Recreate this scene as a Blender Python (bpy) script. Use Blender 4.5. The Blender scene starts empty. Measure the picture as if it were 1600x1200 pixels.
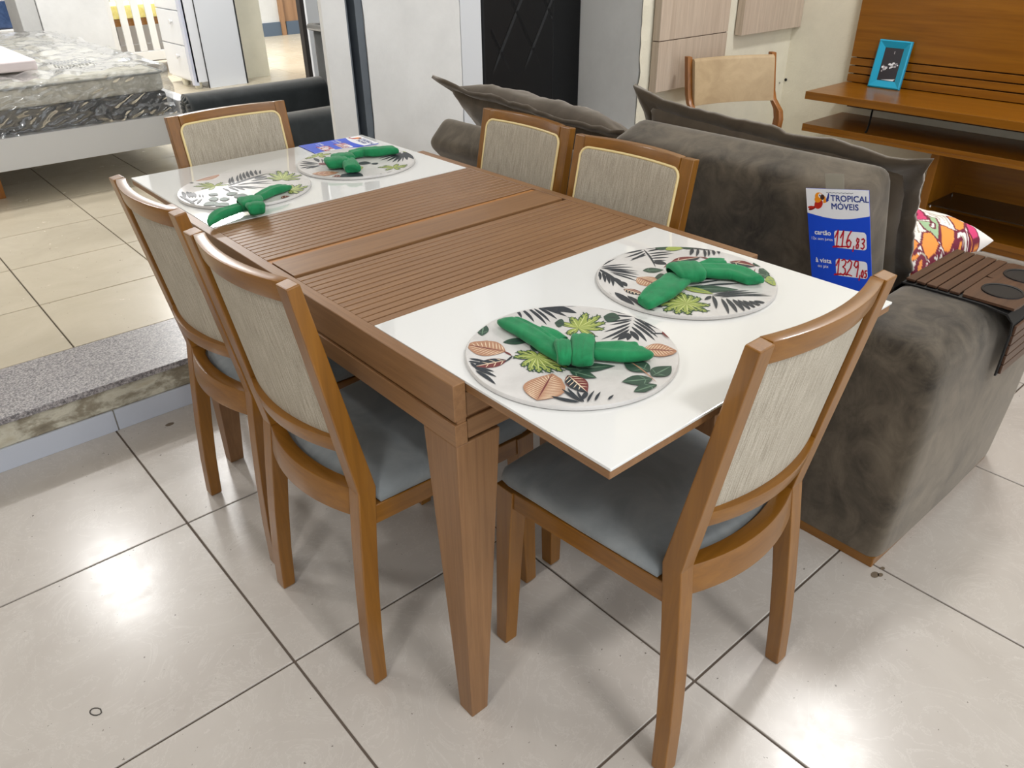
import bpy, bmesh, math, random
from mathutils import Vector, Matrix, noise
from math import sin, cos, pi, radians
random.seed(7)
SC = bpy.context.scene
COL = SC.collection
# ------------------------------------------------------------------ camera, world, lights, exposure
cam_d = bpy.data.cameras.new('camera'); cam = bpy.data.objects.new('camera', cam_d); COL.objects.link(cam)
cam_d.sensor_width = 36; cam_d.sensor_fit = 'HORIZONTAL'; cam_d.lens = 1205.94*36/1600
_r = Vector((0.75332813, -0.65754513, -0.01145136)); _u = Vector((0.34284294, 0.37780563, 0.86007071)); _f = Vector((0.56120892, 0.65184147, -0.51004632))
cam.matrix_world = Matrix(((_r.x, _u.x, -_f.x, -0.58293), (_r.y, _u.y, -_f.y, -0.81367), (_r.z, _u.z, -_f.z, 1.37449), (0, 0, 0, 1)))
cam_d.clip_start = 0.02
SC.camera = cam
W = bpy.data.worlds.new('world'); SC.world = W; W.use_nodes = True
W.node_tree.nodes['Background'].inputs[0].default_value = (0.92, 0.96, 1, 1)
W.node_tree.nodes['Background'].inputs[1].default_value = 1.45
SC.view_settings.view_transform = 'Standard'; SC.view_settings.look = 'None'
SC.view_settings.exposure = 0.08; SC.view_settings.gamma = 1.0; SC.view_settings.use_curve_mapping = False

def lamp(name, loc, sx, sy, power, col=(1, .99, .975), rot=0):
    d = bpy.data.lights.new(name, 'AREA'); d.shape = 'RECTANGLE'; d.size = sx; d.size_y = sy; d.energy = power; d.color = col
    o = bpy.data.objects.new(name, d); COL.objects.link(o); o.location = loc; o.rotation_euler = (0, 0, rot)
    return o
lamp('ceiling_and_fill_light', (0.0, 4.7, 3.12), .16, .16, 50)
lamp('ceiling_and_fill_light', (-1.17, -.45, 2.95), .22, .22, 15)
lamp('ceiling_and_fill_light', (.05, -2.1, 3.12), .5, .35, 36)
lamp('ceiling_and_fill_light', (2.75, .2, 3.12), .5, .3, 40)
lamp('ceiling_and_fill_light', (2.4, 8.0, 3.12), 1.2, .3, 190)
lamp('ceiling_and_fill_light', (1.3, 5.3, 3.12), .6, .3, 40)  # added fill that brightens the whites at the back, no known fitting
lamp('ceiling_and_fill_light', (-2.6, 4.4, 3.12), .6, .6, 60)

# ------------------------------------------------------------------ helpers
def c(r, g, b):
    f = lambda v: (v/255/12.92) if v/255 <= .04045 else ((v/255+.055)/1.055)**2.4
    return (f(r), f(g), f(b), 1)
class NT:
    def __init__(s, name, rough=.5, **kw):
        s.m = bpy.data.materials.new(name); s.m.use_nodes = True; s.t = s.m.node_tree; s.b = s.t.nodes['Principled BSDF']
        s.b.inputs['Roughness'].default_value = rough
        for k, v in kw.items(): s.b.inputs[k.replace('_', ' ')].default_value = v
    def n(s, t, **kw):
        o = s.t.nodes.new(t)
        for k, v in kw.items():
            if hasattr(o, k): setattr(o, k, v)
            else: o.inputs[k.replace('_', ' ')].default_value = v
        return o
    def l(s, a, b): s.t.links.new(a, b)
    def coord(s, scale=(1, 1, 1), rnd=False, kind='Object'):
        tc = s.n('ShaderNodeTexCoord'); mp = s.n('ShaderNodeMapping'); mp.inputs['Scale'].default_value = scale
        s.l(tc.outputs[kind], mp.inputs['Vector'])
        if rnd:
            oi = s.n('ShaderNodeObjectInfo'); mu = s.n('ShaderNodeMath', operation='MULTIPLY'); mu.inputs[1].default_value = 37
            s.l(oi.outputs['Random'], mu.inputs[0]); cb = s.n('ShaderNodeCombineXYZ')
            for i in range(3): s.l(mu.outputs[0], cb.inputs[i])
            s.l(cb.outputs[0], mp.inputs['Location'])
        return mp.outputs[0]
    def ramp(s, src, stops):
        r = s.n('ShaderNodeValToRGB'); e = r.color_ramp.elements
        while len(e) < len(stops): e.new(.5)
        for i, (p, col) in enumerate(stops): e[i].position = p; e[i].color = col
        s.l(src, r.inputs[0]); return r.outputs[0]
    def noise(s, vec, scale, detail=4, rough=.55, dist=0):
        q = s.n('ShaderNodeTexNoise'); q.inputs['Scale'].default_value = scale; q.inputs['Detail'].default_value = detail
        q.inputs['Roughness'].default_value = rough; q.inputs['Distortion'].default_value = dist
        s.l(vec, q.inputs['Vector']); return q.outputs['Fac']
    def bump(s, src, strength=.2, dist=.002):
        b = s.n('ShaderNodeBump'); b.inputs['Strength'].default_value = strength; b.inputs['Distance'].default_value = dist
        s.l(src, b.inputs['Height']); s.l(b.outputs[0], s.b.inputs['Normal'])
    def mix(s, fac, a, b, mode='MIX'):
        m = s.n('ShaderNodeMix', data_type='RGBA', blend_type=mode)
        for i, v in ((0, fac), (6, a), (7, b)):
            if isinstance(v, (float, int, tuple)): m.inputs[i].default_value = v
            else: s.l(v, m.inputs[i])
        return m.outputs[2]
    def base(s, out): s.l(out, s.b.inputs['Base Color'])
def plain(name, col, rough=.5, **kw):
    t = NT(name, rough, **kw); t.b.inputs['Base Color'].default_value = col; return t.m
def soft(name, col1, col2, rough=.9, scale=6, fine=300, bump=.15, sheen=.3, **kw):
    t = NT(name, rough, **kw); t.b.inputs['Sheen Weight'].default_value = sheen; t.b.inputs['Sheen Roughness'].default_value = .4
    v = t.coord(); t.base(t.ramp(t.noise(v, scale, 5, .6, .8), [(.35, col1), (.65, col2)])); t.bump(t.noise(v, fine, 2), bump); return t.m
def wood(name, dark, light, axis, rough=.4, freq=60, coat=0., vary=.0):
    t = NT(name, rough); t.b.inputs['Coat Weight'].default_value = coat; t.b.inputs['Coat Roughness'].default_value = .15
    st = [freq]*3; st['xyz'.index(axis)] = freq/22
    v = t.coord(tuple(st), rnd=True); f = t.noise(v, 1, 5, .6, .6)
    v2 = t.coord(tuple(a*4 for a in st), rnd=True); f2 = t.noise(v2, 1, 2)
    col = t.ramp(f, [(.3, dark), (.7, light)])
    col = t.mix(.12, col, t.ramp(f2, [(.35, (.25, .25, .25, 1)), (.65, (1, 1, 1, 1))]), 'MULTIPLY')
    t.base(col); t.bump(f2, .05, .001); return t.m
def woodset(name, dark, light, **kw): return {a: wood(name+'_grain_'+a, dark, light, a, **kw) for a in 'xyz'}

class MB:
    def __init__(s): s.v = []; s.f = []; s.mi = []
    def quad(s, pts, m=0):
        i = len(s.v); s.v += [tuple(p) for p in pts]; s.f.append(tuple(range(i, i+len(pts)))); s.mi.append(m); return s
    def box(s, x0, x1, y0, y1, z0, z1, m=0, M=None):
        i = len(s.v); P = [(x, y, z) for z in (z0, z1) for y in (y0, y1) for x in (x0, x1)]
        if M is not None: P = [tuple(M @ Vector(p)) for p in P]
        s.v += P
        for q in ((0, 2, 3, 1), (4, 5, 7, 6), (0, 1, 5, 4), (2, 6, 7, 3), (0, 4, 6, 2), (1, 3, 7, 5)): s.f.append(tuple(i+k for k in q)); s.mi.append(m)
        return s
    def loft(s, rings, m=0, cap=True, closed=True):
        i0 = len(s.v); n = len(rings[0])
        for r in rings: s.v += [tuple(p) for p in r]
        for k in range(len(rings)-1):
            for j in range(n if closed else n-1):
                a = i0+k*n+j; b = i0+k*n+(j+1) % n; s.f.append((a, b, b+n, a+n)); s.mi.append(m)
        if cap:
            s.f.append(tuple(i0+j for j in range(n))[::-1]); s.mi.append(m)
            s.f.append(tuple(i0+(len(rings)-1)*n+j for j in range(n))); s.mi.append(m)
        return s
    def prism(s, poly, vec, m=0):
        a = [Vector(p) for p in poly]; return s.loft([a, [p+Vector(vec) for p in a]], m)
    def tube(s, path, r, seg=8, m=0, rs=None, closed=False):
        P = [Vector(p) for p in path]; rings = []; n = len(P); up = None
        for i in range(n):
            d = (P[(i+1) % n]-P[i-1]) if closed else (P[min(i+1, n-1)]-P[max(i-1, 0)]); d.normalize()
            if up is None: up = Vector((0, 0, 1)) if abs(d.z) < .9 else Vector((1, 0, 0))
            a = d.cross(up).normalized(); b = a.cross(d).normalized(); up = b
            rr = rs[i] if rs else r
            rings.append([P[i]+a*rr*cos(2*pi*k/seg)+b*rr*sin(2*pi*k/seg) for k in range(seg)])
        if closed: rings.append(rings[0])
        return s.loft(rings, m, cap=not closed)
    def lathe(s, prof, seg=24, at=(0, 0, 0), m=0):
        return s.loft([[(at[0]+r*cos(2*pi*k/seg), at[1]+r*sin(2*pi*k/seg), at[2]+z) for k in range(seg)] for r, z in prof], m)
    def grid(s, fn, nu, nv, m=0, wrapu=False):
        i0 = len(s.v); cu = nu if wrapu else nu+1
        for j in range(nv+1):
            for i in range(cu): s.v.append(tuple(fn(i/nu, j/nv)))
        for j in range(nv):
            for i in range(nu):
                a = i0+j*cu+i; b = i0+j*cu+(i+1) % cu; s.f.append((a, b, b+cu, a+cu)); s.mi.append(m)
        return s
    def mesh(s, name, mats, bevel=0, smooth=False, seg=2):
        me = bpy.data.meshes.new(name); me.from_pydata(s.v, [], s.f)
        for m in (mats if isinstance(mats, (list, tuple)) else [mats]): me.materials.append(m)
        for p, k in zip(me.polygons, s.mi): p.material_index = k
        bm = bmesh.new(); bm.from_mesh(me)
        bmesh.ops.remove_doubles(bm, verts=bm.verts, dist=1e-6)
        bmesh.ops.recalc_face_normals(bm, faces=bm.faces)
        if bevel:
            es = [e for e in bm.edges if len(e.link_faces) == 2 and e.calc_face_angle(0) > .5]
            bmesh.ops.bevel(bm, geom=es, offset=bevel, segments=seg, affect='EDGES', profile=.6, clamp_overlap=True)
        bm.to_mesh(me); bm.free()
        if smooth: me.polygons.foreach_set('use_smooth', [True]*len(me.polygons)); me.set_sharp_from_angle(angle=radians(40)) if smooth != 'all' else None
        return me
    def obj(s, name, mats, parent=None, bevel=0, smooth=False, seg=2, **kw):
        return link(name, s.mesh(name, mats, bevel, smooth, seg), parent, **kw)
def link(name, me, parent=None, loc=None, **kw):
    o = bpy.data.objects.new(name, me); COL.objects.link(o)
    if parent is not None: o.parent = parent
    if loc: o.location = loc
    for k, v in kw.items(): o[k] = v
    return o
def thing(name, label, cat, loc=(0, 0, 0), rz=0, group=None):
    o = bpy.data.objects.new(name, None); COL.objects.link(o); o.location = loc; o.rotation_euler = (0, 0, rz); o.empty_display_size = .1
    o['label'] = label; o['category'] = cat
    if group: o['group'] = group
    return o
def copy_tree(o, parent=None):
    r = o.copy(); COL.objects.link(r)
    if parent is not None: r.parent = parent
    for ch in o.children[:]: copy_tree(ch, r)
    return r
def local(parent, mat):                 # matrix helper for parts built in their own frame
    parent.matrix_world = mat
def frame(o, x, y):                     # 4x4 from origin and two in-plane directions
    x = Vector(x).normalized(); y = Vector(y); y = (y-x*y.dot(x)).normalized(); z = x.cross(y)
    return Matrix(((x.x, y.x, z.x, o[0]), (x.y, y.y, z.y, o[1]), (x.z, y.z, z.z, o[2]), (0, 0, 0, 1)))
def text_mesh(txt, size, mat, align='LEFT', bold=0.0, ex=0.0):
    cu = bpy.data.curves.new('lettering', 'FONT'); cu.body = txt; cu.size = size; cu.align_x = align; cu.extrude = ex; cu.resolution_u = 3
    o = bpy.data.objects.new('lettering', cu); COL.objects.link(o); bpy.context.view_layer.update()
    me = bpy.data.meshes.new_from_object(o); bpy.data.objects.remove(o); me.materials.clear(); me.materials.append(mat)
    if bold:
        bm = bmesh.new(); bm.from_mesh(me); g0 = bm.verts[:]+bm.edges[:]+bm.faces[:]
        for dx, dy in ((bold, 0), (0, bold), (bold, bold)):
            r = bmesh.ops.duplicate(bm, geom=g0); bmesh.ops.translate(bm, vec=(dx, dy, dx*.02+dy*.03), verts=[q for q in r['geom'] if isinstance(q, bmesh.types.BMVert)])
        bm.to_mesh(me); bm.free()
    return me
def rrect(x0, x1, y0, y1, r, n=5):
    P = []
    for cx, cy, a0 in ((x1-r, y1-r, 0), (x0+r, y1-r, 90), (x0+r, y0+r, 180), (x1-r, y0+r, 270)):
        P += [(cx+r*cos(radians(a0+90*k/n)), cy+r*sin(radians(a0+90*k/n))) for k in range(n+1)]
    return P
def sm(t): return t*t*(3-2*t)
def cushion(w, h, t, nu=36, nv=28, p=4., wr=.006, seed=0, pinch=0.):   # closed pillow body, flat in xy, thick in z
    mb = MB()
    def f(side):
        def g(u, v):
            a = 2*u-1; b = 2*v-1
            k = max(0., 1-abs(a)**p)**.5*max(0., 1-abs(b)**p)**.5
            pull = 1-pinch*(1-abs(b)**2)*abs(a)**6
            pull2 = 1-pinch*(1-abs(a)**2)*abs(b)**6
            z = side*t/2*k
            z += side*wr*k*(noise.noise(Vector((a*3+seed, b*3, side*5)))+.5*noise.noise(Vector((a*9+seed, b*7, side*3))))
            return (a*w/2*pull, b*h/2*pull2, z)
        return g
    mb.grid(f(1), nu, nv); mb.grid(f(-1), nu, nv); return mb

# ------------------------------------------------------------------ materials
OAK = woodset('honey_oak', c(121, 76, 16), c(143, 94, 27), rough=.36, freq=45, coat=.35)
TAB = woodset('walnut_table', c(127, 90, 56), c(145, 106, 69), rough=.42, freq=80)
TEAK = woodset('teak_veneer', c(124, 74, 8), c(150, 96, 21), rough=.28, freq=26)
BEECH = woodset('red_beech', c(124, 74, 22), c(160, 100, 36), rough=.35, freq=50)
PALE = wood('pale_oak_laminate', c(184, 166, 148), c(205, 188, 170), 'z', rough=.5, freq=50)
GREYPAL = plain('white_lacquer', c(232, 234, 238), .3)
GLASSW = plain('white_back_painted_glass', c(226, 226, 224), .04, Coat_Weight=.6, Coat_Roughness=.02)
SEATF = soft('grey_velvet', c(120, 125, 127), c(138, 142, 143), rough=.8, scale=9, fine=500, bump=.1, sheen=.35)
BEAD = plain('cream_piping', c(238, 216, 158), .35)
def fabric_weave():
    t = NT('woven_cane_fabric', .85)
    v = t.coord((520, 520, 620)); n1 = t.noise(v, 1, 1)
    v2 = t.coord((760, 90, 12)); n2 = t.noise(v2, 1, 1)
    m = t.mix(.55, t.ramp(n1, [(.3, c(136, 126, 110)), (.7, c(190, 181, 165))]), t.ramp(n2, [(.3, c(142, 132, 115)), (.66, c(202, 193, 176))]))
    t.base(m); t.bump(n2, .5, .001); return t.m
CANE = fabric_weave()
def velvet(name, d, l, scale=3.2, sheen=.5, dist=.7):
    t = NT(name, .9); t.b.inputs['Sheen Weight'].default_value = sheen; t.b.inputs['Sheen Roughness'].default_value = .45; t.b.inputs['Sheen Tint'].default_value = (1, .93, .84, 1); t.b.inputs['Specular IOR Level'].default_value = .2
    v = t.coord((1, 1, .8)); f = t.noise(v, scale, 6, .6, dist); g = t.noise(v, scale*4.5, 5, .65, 1.2)
    m = t.mix(.35, t.ramp(f, [(.36, (0, 0, 0, 1)), (.66, (1, 1, 1, 1))]), t.ramp(g, [(.4, (0, 0, 0, 1)), (.66, (1, 1, 1, 1))]))
    mm = t.n('ShaderNodeMix', data_type='RGBA'); mm.inputs[6].default_value = d; mm.inputs[7].default_value = l
    bw = t.n('ShaderNodeRGBToBW'); t.l(m, bw.inputs[0]); t.l(bw.outputs[0], mm.inputs[0]); t.base(mm.outputs[2]); t.bump(t.noise(v, 420, 2), .12); return t.m
SOFA = velvet('taupe_velvet', c(31, 26, 20), c(110, 99, 84), 2.8)
SOFAP = velvet('taupe_pillow_velvet', c(58, 48, 37), c(86, 74, 59), 2)
CHAR = velvet('charcoal_velvet', c(50, 55, 58), c(72, 77, 80), 2)
GREEN = soft('green_linen', c(8, 116, 68), c(18, 134, 80), rough=.85, scale=30, fine=900, bump=.25, sheen=.15)
def plaster(name, col, rough=.8, sc=40, st=.25, dirt=.06):
    t = NT(name, rough); v = t.coord(); d = tuple(max(0, x*(1-dirt*2.5)) for x in col[:3])+(1,)
    t.base(t.ramp(t.noise(v, 1.7, 6, .65), [(.3, d), (.6, col)])); t.bump(t.noise(v, sc, 6, .7), st, .004); return t.m
WHITE = plaster('white_plaster', c(238, 238, 236)); ROUGHW = plaster('rough_cream_plaster', c(234, 228, 208), sc=70, st=.6)
CREAM = plaster('cream_paint', c(234, 228, 206)); GREYW = plaster('pale_grey_paint', c(205, 205, 203)); BLUEW = plain('cool_white_panel', c(226, 229, 233), .5)
def tilemat(name, a, b, vein):
    t = NT(name, .22); v = t.coord((1, 1, 1), rnd=True)
    col = t.ramp(t.noise(v, 3.5, 8, .62, .8), [(.3, a), (.7, b)])
    w = t.noise(v, 5, 9, .7, 2.5); vn = t.ramp(w, [(.485, (0, 0, 0, 1)), (.5, (1, 1, 1, 1)), (.515, (0, 0, 0, 1))])
    sp = t.ramp(t.noise(t.coord((90, 90, 90), rnd=True), 1, 2), [(.0, (1, 1, 1, 1)), (.245, (1, 1, 1, 1)), (.25, (0, 0, 0, 1))])
    k = t.n('ShaderNodeMath', operation='MULTIPLY'); t.l(vn, k.inputs[0]); k.inputs[1].default_value = .3
    t.base(t.mix(sp, t.mix(k.outputs[0], col, vein), c(120, 112, 104)))
    r = t.n('ShaderNodeMapRange'); t.l(t.noise(v, 14, 6, .7), r.inputs[0]); r.inputs[3].default_value = .14; r.inputs[4].default_value = .34; t.l(r.outputs[0], t.b.inputs['Roughness'])
    return t.m
TILE = tilemat('greige_porcelain', c(186, 178, 170), c(197, 190, 182), c(220, 215, 208)); TILEU = tilemat('cream_porcelain', c(190, 179, 157), c(201, 190, 169), c(188, 178, 158))
GROUT = plain('dark_grout', c(96, 84, 74), .9)
def granite():
    t = NT('grey_granite', .3); v = t.coord((1, 1, 1))
    a = t.noise(v, 160, 3, .7); b = t.noise(v, 60, 2)
    t.base(t.mix(.3, t.ramp(a, [(.36, c(64, 62, 66)), (.5, c(140, 136, 138)), (.62, c(198, 193, 192))]), t.ramp(b, [(.35, c(100, 97, 98)), (.65, c(180, 172, 170))]))); return t.m
GRAN = granite()
def riser_mat():
    t = NT('stained_riser_plaster', .9); v = t.coord((1, 1, 1.8)); 
    t.base(t.ramp(t.noise(v, 7, 8, .65, .2), [(.3, c(112, 104, 88)), (.46, c(150, 141, 122)), (.56, c(205, 200, 182)), (.7, c(184, 174, 150))])); t.bump(t.noise(v, 30, 6), .5, .006); return t.m
RISER = riser_mat()
STEEL = plaster('grey_painted_steel', c(106, 114, 122), .5, 60, .2, .12)
BLACKL = plain('black_leatherette', c(13, 14, 16), .5, Specular_IOR_Level=.3); BLACK = plain('matte_black', c(14, 13, 12), .6)
BLUEP = plain('price_card_blue', c(26, 78, 214), .4); PAPER = plain('white_paper', c(240, 241, 246), .5); NAVY = plain('navy_ink', c(46, 66, 140), .5); REDINK = plain('red_marker', c(196, 18, 44), .5)
LINE = plain('thin_line_white', c(245, 245, 250), .5)
PR = [plain('print_dark', c(40, 46, 54), .45), plain('print_green', c(48, 74, 60), .45), plain('print_lime', c(152, 165, 82), .45), plain('print_brown', c(172, 126, 98), .45), plain('print_burgundy', c(112, 48, 48), .45), plain('print_pale_line', c(226, 206, 178), .45), plain('print_lime_light', c(206, 212, 140), .45), plain('print_green_vein', c(104, 132, 110), .45), plain('print_dark_tip', c(58, 84, 50), .45)]
MATB = NT('placemat_marble_white', .3); MATB.base(MATB.ramp(MATB.noise(MATB.coord(), 14, 6, .65, .6), [(.3, c(196, 193, 190)), (.7, c(216, 213, 210))])); MATB = MATB.m
# ------------------------------------------------------------------ setting
def struct(name, mb, m, bevel=0, smooth=False): return mb.obj(name, m, None, bevel, smooth, kind='structure')
S = .6098; TX = -.2024; TY = .3684
floor = struct('floor', MB().box(-3.2, 3.75, -2.6, 1.6, -.06, -.004).box(1.66, 3.75, 1.6, 2.1, -.06, -.004), GROUT)
def tiles(parent, x0, x1, y0, y1, s, ox, oy, z, m, gap=.0055, name='tile'):
    cache = {}
    for i in range(math.floor((x0-ox)/s), math.ceil((x1-ox)/s)):
        for j in range(math.floor((y0-oy)/s), math.ceil((y1-oy)/s)):
            a0 = max(x0, ox+i*s+gap/2); a1 = min(x1, ox+(i+1)*s-gap/2); b0 = max(y0, oy+j*s+gap/2); b1 = min(y1, oy+(j+1)*s-gap/2)
            if a1-a0 < .02 or b1-b0 < .02: continue
            k = (round(a1-a0, 4), round(b1-b0, 4))
            if k not in cache: cache[k] = MB().box(-k[0]/2, k[0]/2, -k[1]/2, k[1]/2, -.009, 0).mesh('tile', m, .0012, seg=1)
            link(name, cache[k], parent, ((a0+a1)/2, (b0+b1)/2, z))
tiles(floor, -2.7, 3.75, -2.1, 1.576, S, TX, TY, 0, TILE)
tiles(floor, 1.665, 3.75, 1.58, 2.06, S, TX, TY, 0, TILE)
mk = MB()
for (x, y, r) in ((-.060, 1.495, .012), (.985, -.343, .011), (.995, -.352, .007), (1.02, -.345, .006)):
    mk.quad([(x+r*cos(t)*1.2, y+r*.8*sin(t), .0004) for t in [k*pi/5 for k in range(10)]])
link('floor_stain', mk.mesh('floor_stain', plain('floor_stain_brown', c(112, 98, 82), .7)), floor, kind='stuff')
ring = [(-.568+.009*cos(t)-.004*sin(t), .524+.012*sin(t), .0006) for t in [k*pi/6 for k in range(11)]]
link('floor_mark', MB().tube(ring, .0013, 5, closed=True).mesh('floor_mark', plain('ink_mark', c(70, 66, 62), .8)), floor)
link('floor_chip', MB().tube([(.128, .848, .002), (.137, .857, .006), (.15, .866, .003)], .004, 6, rs=[.001, .005, .001]).mesh('floor_chip', plain('chip_brown', c(72, 60, 48), .8)), floor)
# raised floor, granite edge, riser
raised = struct('floor_raised', MB().box(-3.2, 1.66, 1.9, 12, .0, .163).box(1.66, 6, 2.42, 12, .0, .163), GROUT)
tiles(raised, -1.6, 1.66, 1.902, 6.3, .4662, -.192, 1.8905, .17, TILEU, .005)
tiles(raised, 1.0, 5.6, 6.3, 10.0, .4662, -.192, 1.8905, .17, TILEU, .005)
gb = MB(); 
struct('trim_granite_step', MB().box(-3.2, 1.66, 1.566, 1.9, .150, .170), GRAN, .002)
rz = MB(); rng = random.Random(3)
def rise(u, v):
    x = -3.2+u*4.86; z = .150*v
    return (x, 1.580+.003*noise.noise(Vector((x*9, z*30, 1)))+(.006 if v < .45 else 0), z)
rz.grid(rise, 160, 10); rz.box(-3.2, 1.66, 1.592, 1.9, 0, .1495)
struct('wall_riser', rz, RISER)
bb = struct('baseboard_step', MB().box(-3.2, 1.66, 1.577, 1.585, 0, .068), plain('riser_adhesive', c(150, 144, 132), .9))
bm_ = {}
for i in range(-5, 3):
    x0 = max(-3.2, -.193+i*S+.002); x1 = min(1.66, -.193+(i+1)*S-.002); k = round(x1-x0, 3)
    if k not in bm_: bm_[k] = MB().box(-k/2, k/2, 0, .009, 0, .072).mesh('tile', plain('blue_grey_skirting_tile', c(196, 201, 212), .3), .001, seg=1)
    link('tile', bm_[k], bb, ((x0+x1)/2, 1.571, 0))
# column group beside the shutter track, alcove, far wall, right wall, ceiling, back of the shop
struct('wall_left_post', MB().box(.998, 1.102, 2.10, 2.125, .16, 3.2), WHITE, .002)
tr = MB().box(1.102, 1.180, 2.20, 2.32, .16, 3.2).box(1.102, 1.112, 2.106, 2.2, .16, 3.2).box(1.146, 1.180, 2.105, 2.2, .16, 3.2)
struct('trim_shutter_track', tr, STEEL, .002)
def colface(u, v):
    x = 1.18+.475*u; z = .0+3.2*v
    e = .008*noise.noise(Vector((z*9, 3, 0))) if u in (0, 1) else 0
    return (x+e, 2.10+.0015*noise.noise(Vector((x*8, z*8, 4))), z)
cw = MB().grid(colface, 14, 120); cw.box(1.183, 1.652, 2.103, 2.42, 0, 3.2); struct('wall_column', cw, WHITE)
struct('trim_column_gap', MB().box(1.652, 1.672, 2.16, 2.42, 0, 3.2), plain('dark_gap_plaster', c(120, 108, 96), .9))
struct('wall_alcove', MB().box(1.66, 2.45, 2.40, 2.55, 0, 3.2).box(1.673, 1.788, 2.118, 2.14, 0, 3.2), BLUEW)
def farface(u, v):
    x = 2.45+1.4*u; z = 3.2*v; d = .007*noise.noise(Vector((x*14, z*14, 2))) if u < .03 else .0015*noise.noise(Vector((x*20, z*20, 2)))
    return (x+(.012*noise.noise(Vector((7, z*11, 0))) if u == 0 else 0), 1.75+d, z)
fw = MB().grid(farface, 90, 200); struct('wall_far', fw, ROUGHW, 0, 'all')
struct('wall_alcove_side', MB().box(2.455, 2.7, 1.762, 2.55, 0, 3.2), WHITE)
struct('wall_right', MB().box(3.75, 3.9, -2.6, 1.9, 0, 3.2), ROUGHW)
struct('wall_left_light_block', MB().box(-3.3, -3.2, -2.6, 12, 0, 3.2), plaster('light_block_taupe', c(192, 186, 175)))  # unseen wall added to cut the light from the left and bounce some
struct('ceiling', MB().box(-4, 6.5, -3.2, 12, 3.2, 3.3), plain('white_ceiling', c(225, 225, 222), .9))
holes = MB()
for y, z, r in ((1.7492, .553, .008), (1.7492, .528, .011)):
    pass
for px, pz, r in ((3.70, .575, .006), (3.747, .588, .009)):
    holes.quad([(px+r*.6*cos(k*pi/4) if px < 3.74 else 3.744, 1.7445 if px < 3.74 else 1.735+r*cos(k*pi/4), pz+r*sin(k*pi/4)) for k in range(8)])
link('wall_hole', holes.mesh('wall_hole', BLACK), bpy.data.objects['wall_far'])
struct('wall_back', MB().box(3.4, 4.44, 9.6, 9.75, .17, 3.2).box(4.9, 7, 9.6, 9.75, .17, 3.2).box(-1, 3.4, 11.8, 12, 0, 3.2), GREYW)
struct('baseboard_back', MB().box(3.4, 4.44, 9.58, 9.6, .17, .33).box(4.52, 7, 9.58, 9.6, .17, .33), plain('slate_blue_skirting', c(82, 96, 112), .5))
struct('door_1', MB().box(4.44, 4.50, 9.56, 9.66, .17, 2.4).box(4.50, 4.9, 9.6, 9.64, .3, 2.4), wood('brown_door_veneer', c(140, 104, 72), c(164, 126, 92), 'z', freq=20))
struct('wall_cream_pillar', MB().box(2.52, 2.845, 6.66, 7.2, .16, 3.2), CREAM, .004)
struct('wall_white_pillar', MB().box(1.025, 1.53, 6.7, 7.1, .16, 3.2), WHITE, .004)
struct('wall_grey_pillar', MB().box(.885, 1.02, 6.72, 7.1, .16, 3.2), GREYW, .004)
struct('wall_white_screen', MB().box(2.135, 2.5, 4.4, 4.45, .16, 3.2), BLUEW)

# ------------------------------------------------------------------ dining table (measured box 0.80 x 1.20, leaves pulled out)
H = .78; W_ = .80; L_ = 1.20; R_ = .024
table = thing('dining_table', 'walnut brown extending dining table with slatted centre and two white glass leaves', 'table', (.4, .6, 0)); ABS = {table.name}
_link = link
def link(name, me, parent=None, loc=None, **kw):
    o = _link(name, me, parent, loc, **kw)
    if parent is not None and parent.name in ABS: o.matrix_parent_inverse = Matrix.Translation(-parent.location)
    return o
def groove_rail(x0, x1, y0, y1, z0, z1, zg, gw, gd, side):
    # board pair with a recessed groove on the outer face
    m = MB(); m.box(x0, x1, y0, y1, zg+gw/2, z1); m.box(x0, x1, y0, y1, z0, zg-gw/2)
    if side == 'x-': m.box(x0+gd, x1, y0+.002, y1-.002, zg-gw/2-.001, zg+gw/2+.001)
    if side == 'x+': m.box(x0, x1-gd, y0+.002, y1-.002, zg-gw/2-.001, zg+gw/2+.001)
    if side == 'y-': m.box(x0+.001, x1-.001, y0+gd, y1, zg-gw/2-.001, zg+gw/2+.001)
    if side == 'y+': m.box(x0+.001, x1-.001, y0, y1-gd, zg-gw/2-.001, zg+gw/2+.001)
    return m
zb = H-.1132
groove_rail(0, R_, 0, L_, zb, H, .7105, .007, .006, 'x-').obj('side_rail', TAB['y'], table, .0012, seg=1)
groove_rail(W_-R_, W_, 0, L_, zb, H, .7105, .007, .006, 'x+').obj('side_rail', TAB['y'], table, .0012, seg=1)
groove_rail(R_+.003, W_-R_-.003, .0035, .024, zb+.004, .757, .7105, .007, .006, 'y-').obj('end_rail', TAB['x'], table, .001, seg=1)
groove_rail(R_+.003, W_-R_-.003, L_-.024, L_-.0035, zb+.004, .757, .7105, .007, .006, 'y+').obj('end_rail', TAB['x'], table, .001, seg=1)
def leg(sx, sy):
    t, b = .092, .042; m = MB()
    def ring(w, z): 
        x0, x1 = (0, w) if sx == 0 else (W_-w, W_); y0, y1 = (0, w) if sy == 0 else (L_-w, L_)
        e = .0008
        return [(x0+e, y0+e, z), (x1-e, y0+e, z), (x1-e, y1-e, z), (x0+e, y1-e, z)]
    return m.loft([ring(b, 0), ring(t, zb)])
for sx in (0, 1):
    for sy in (0, 1): leg(sx, sy).obj('leg', TAB['z'], table, .0025)
MB().box(R_, W_-R_, .26, .5455, .74, .768).box(R_, W_-R_, .6535, .95, .74, .768).box(R_, W_-R_, .53, .68, .70, .705).obj('under_board', plain('dark_brown_core', c(30, 18, 12), .7), table)
n = 14
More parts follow.
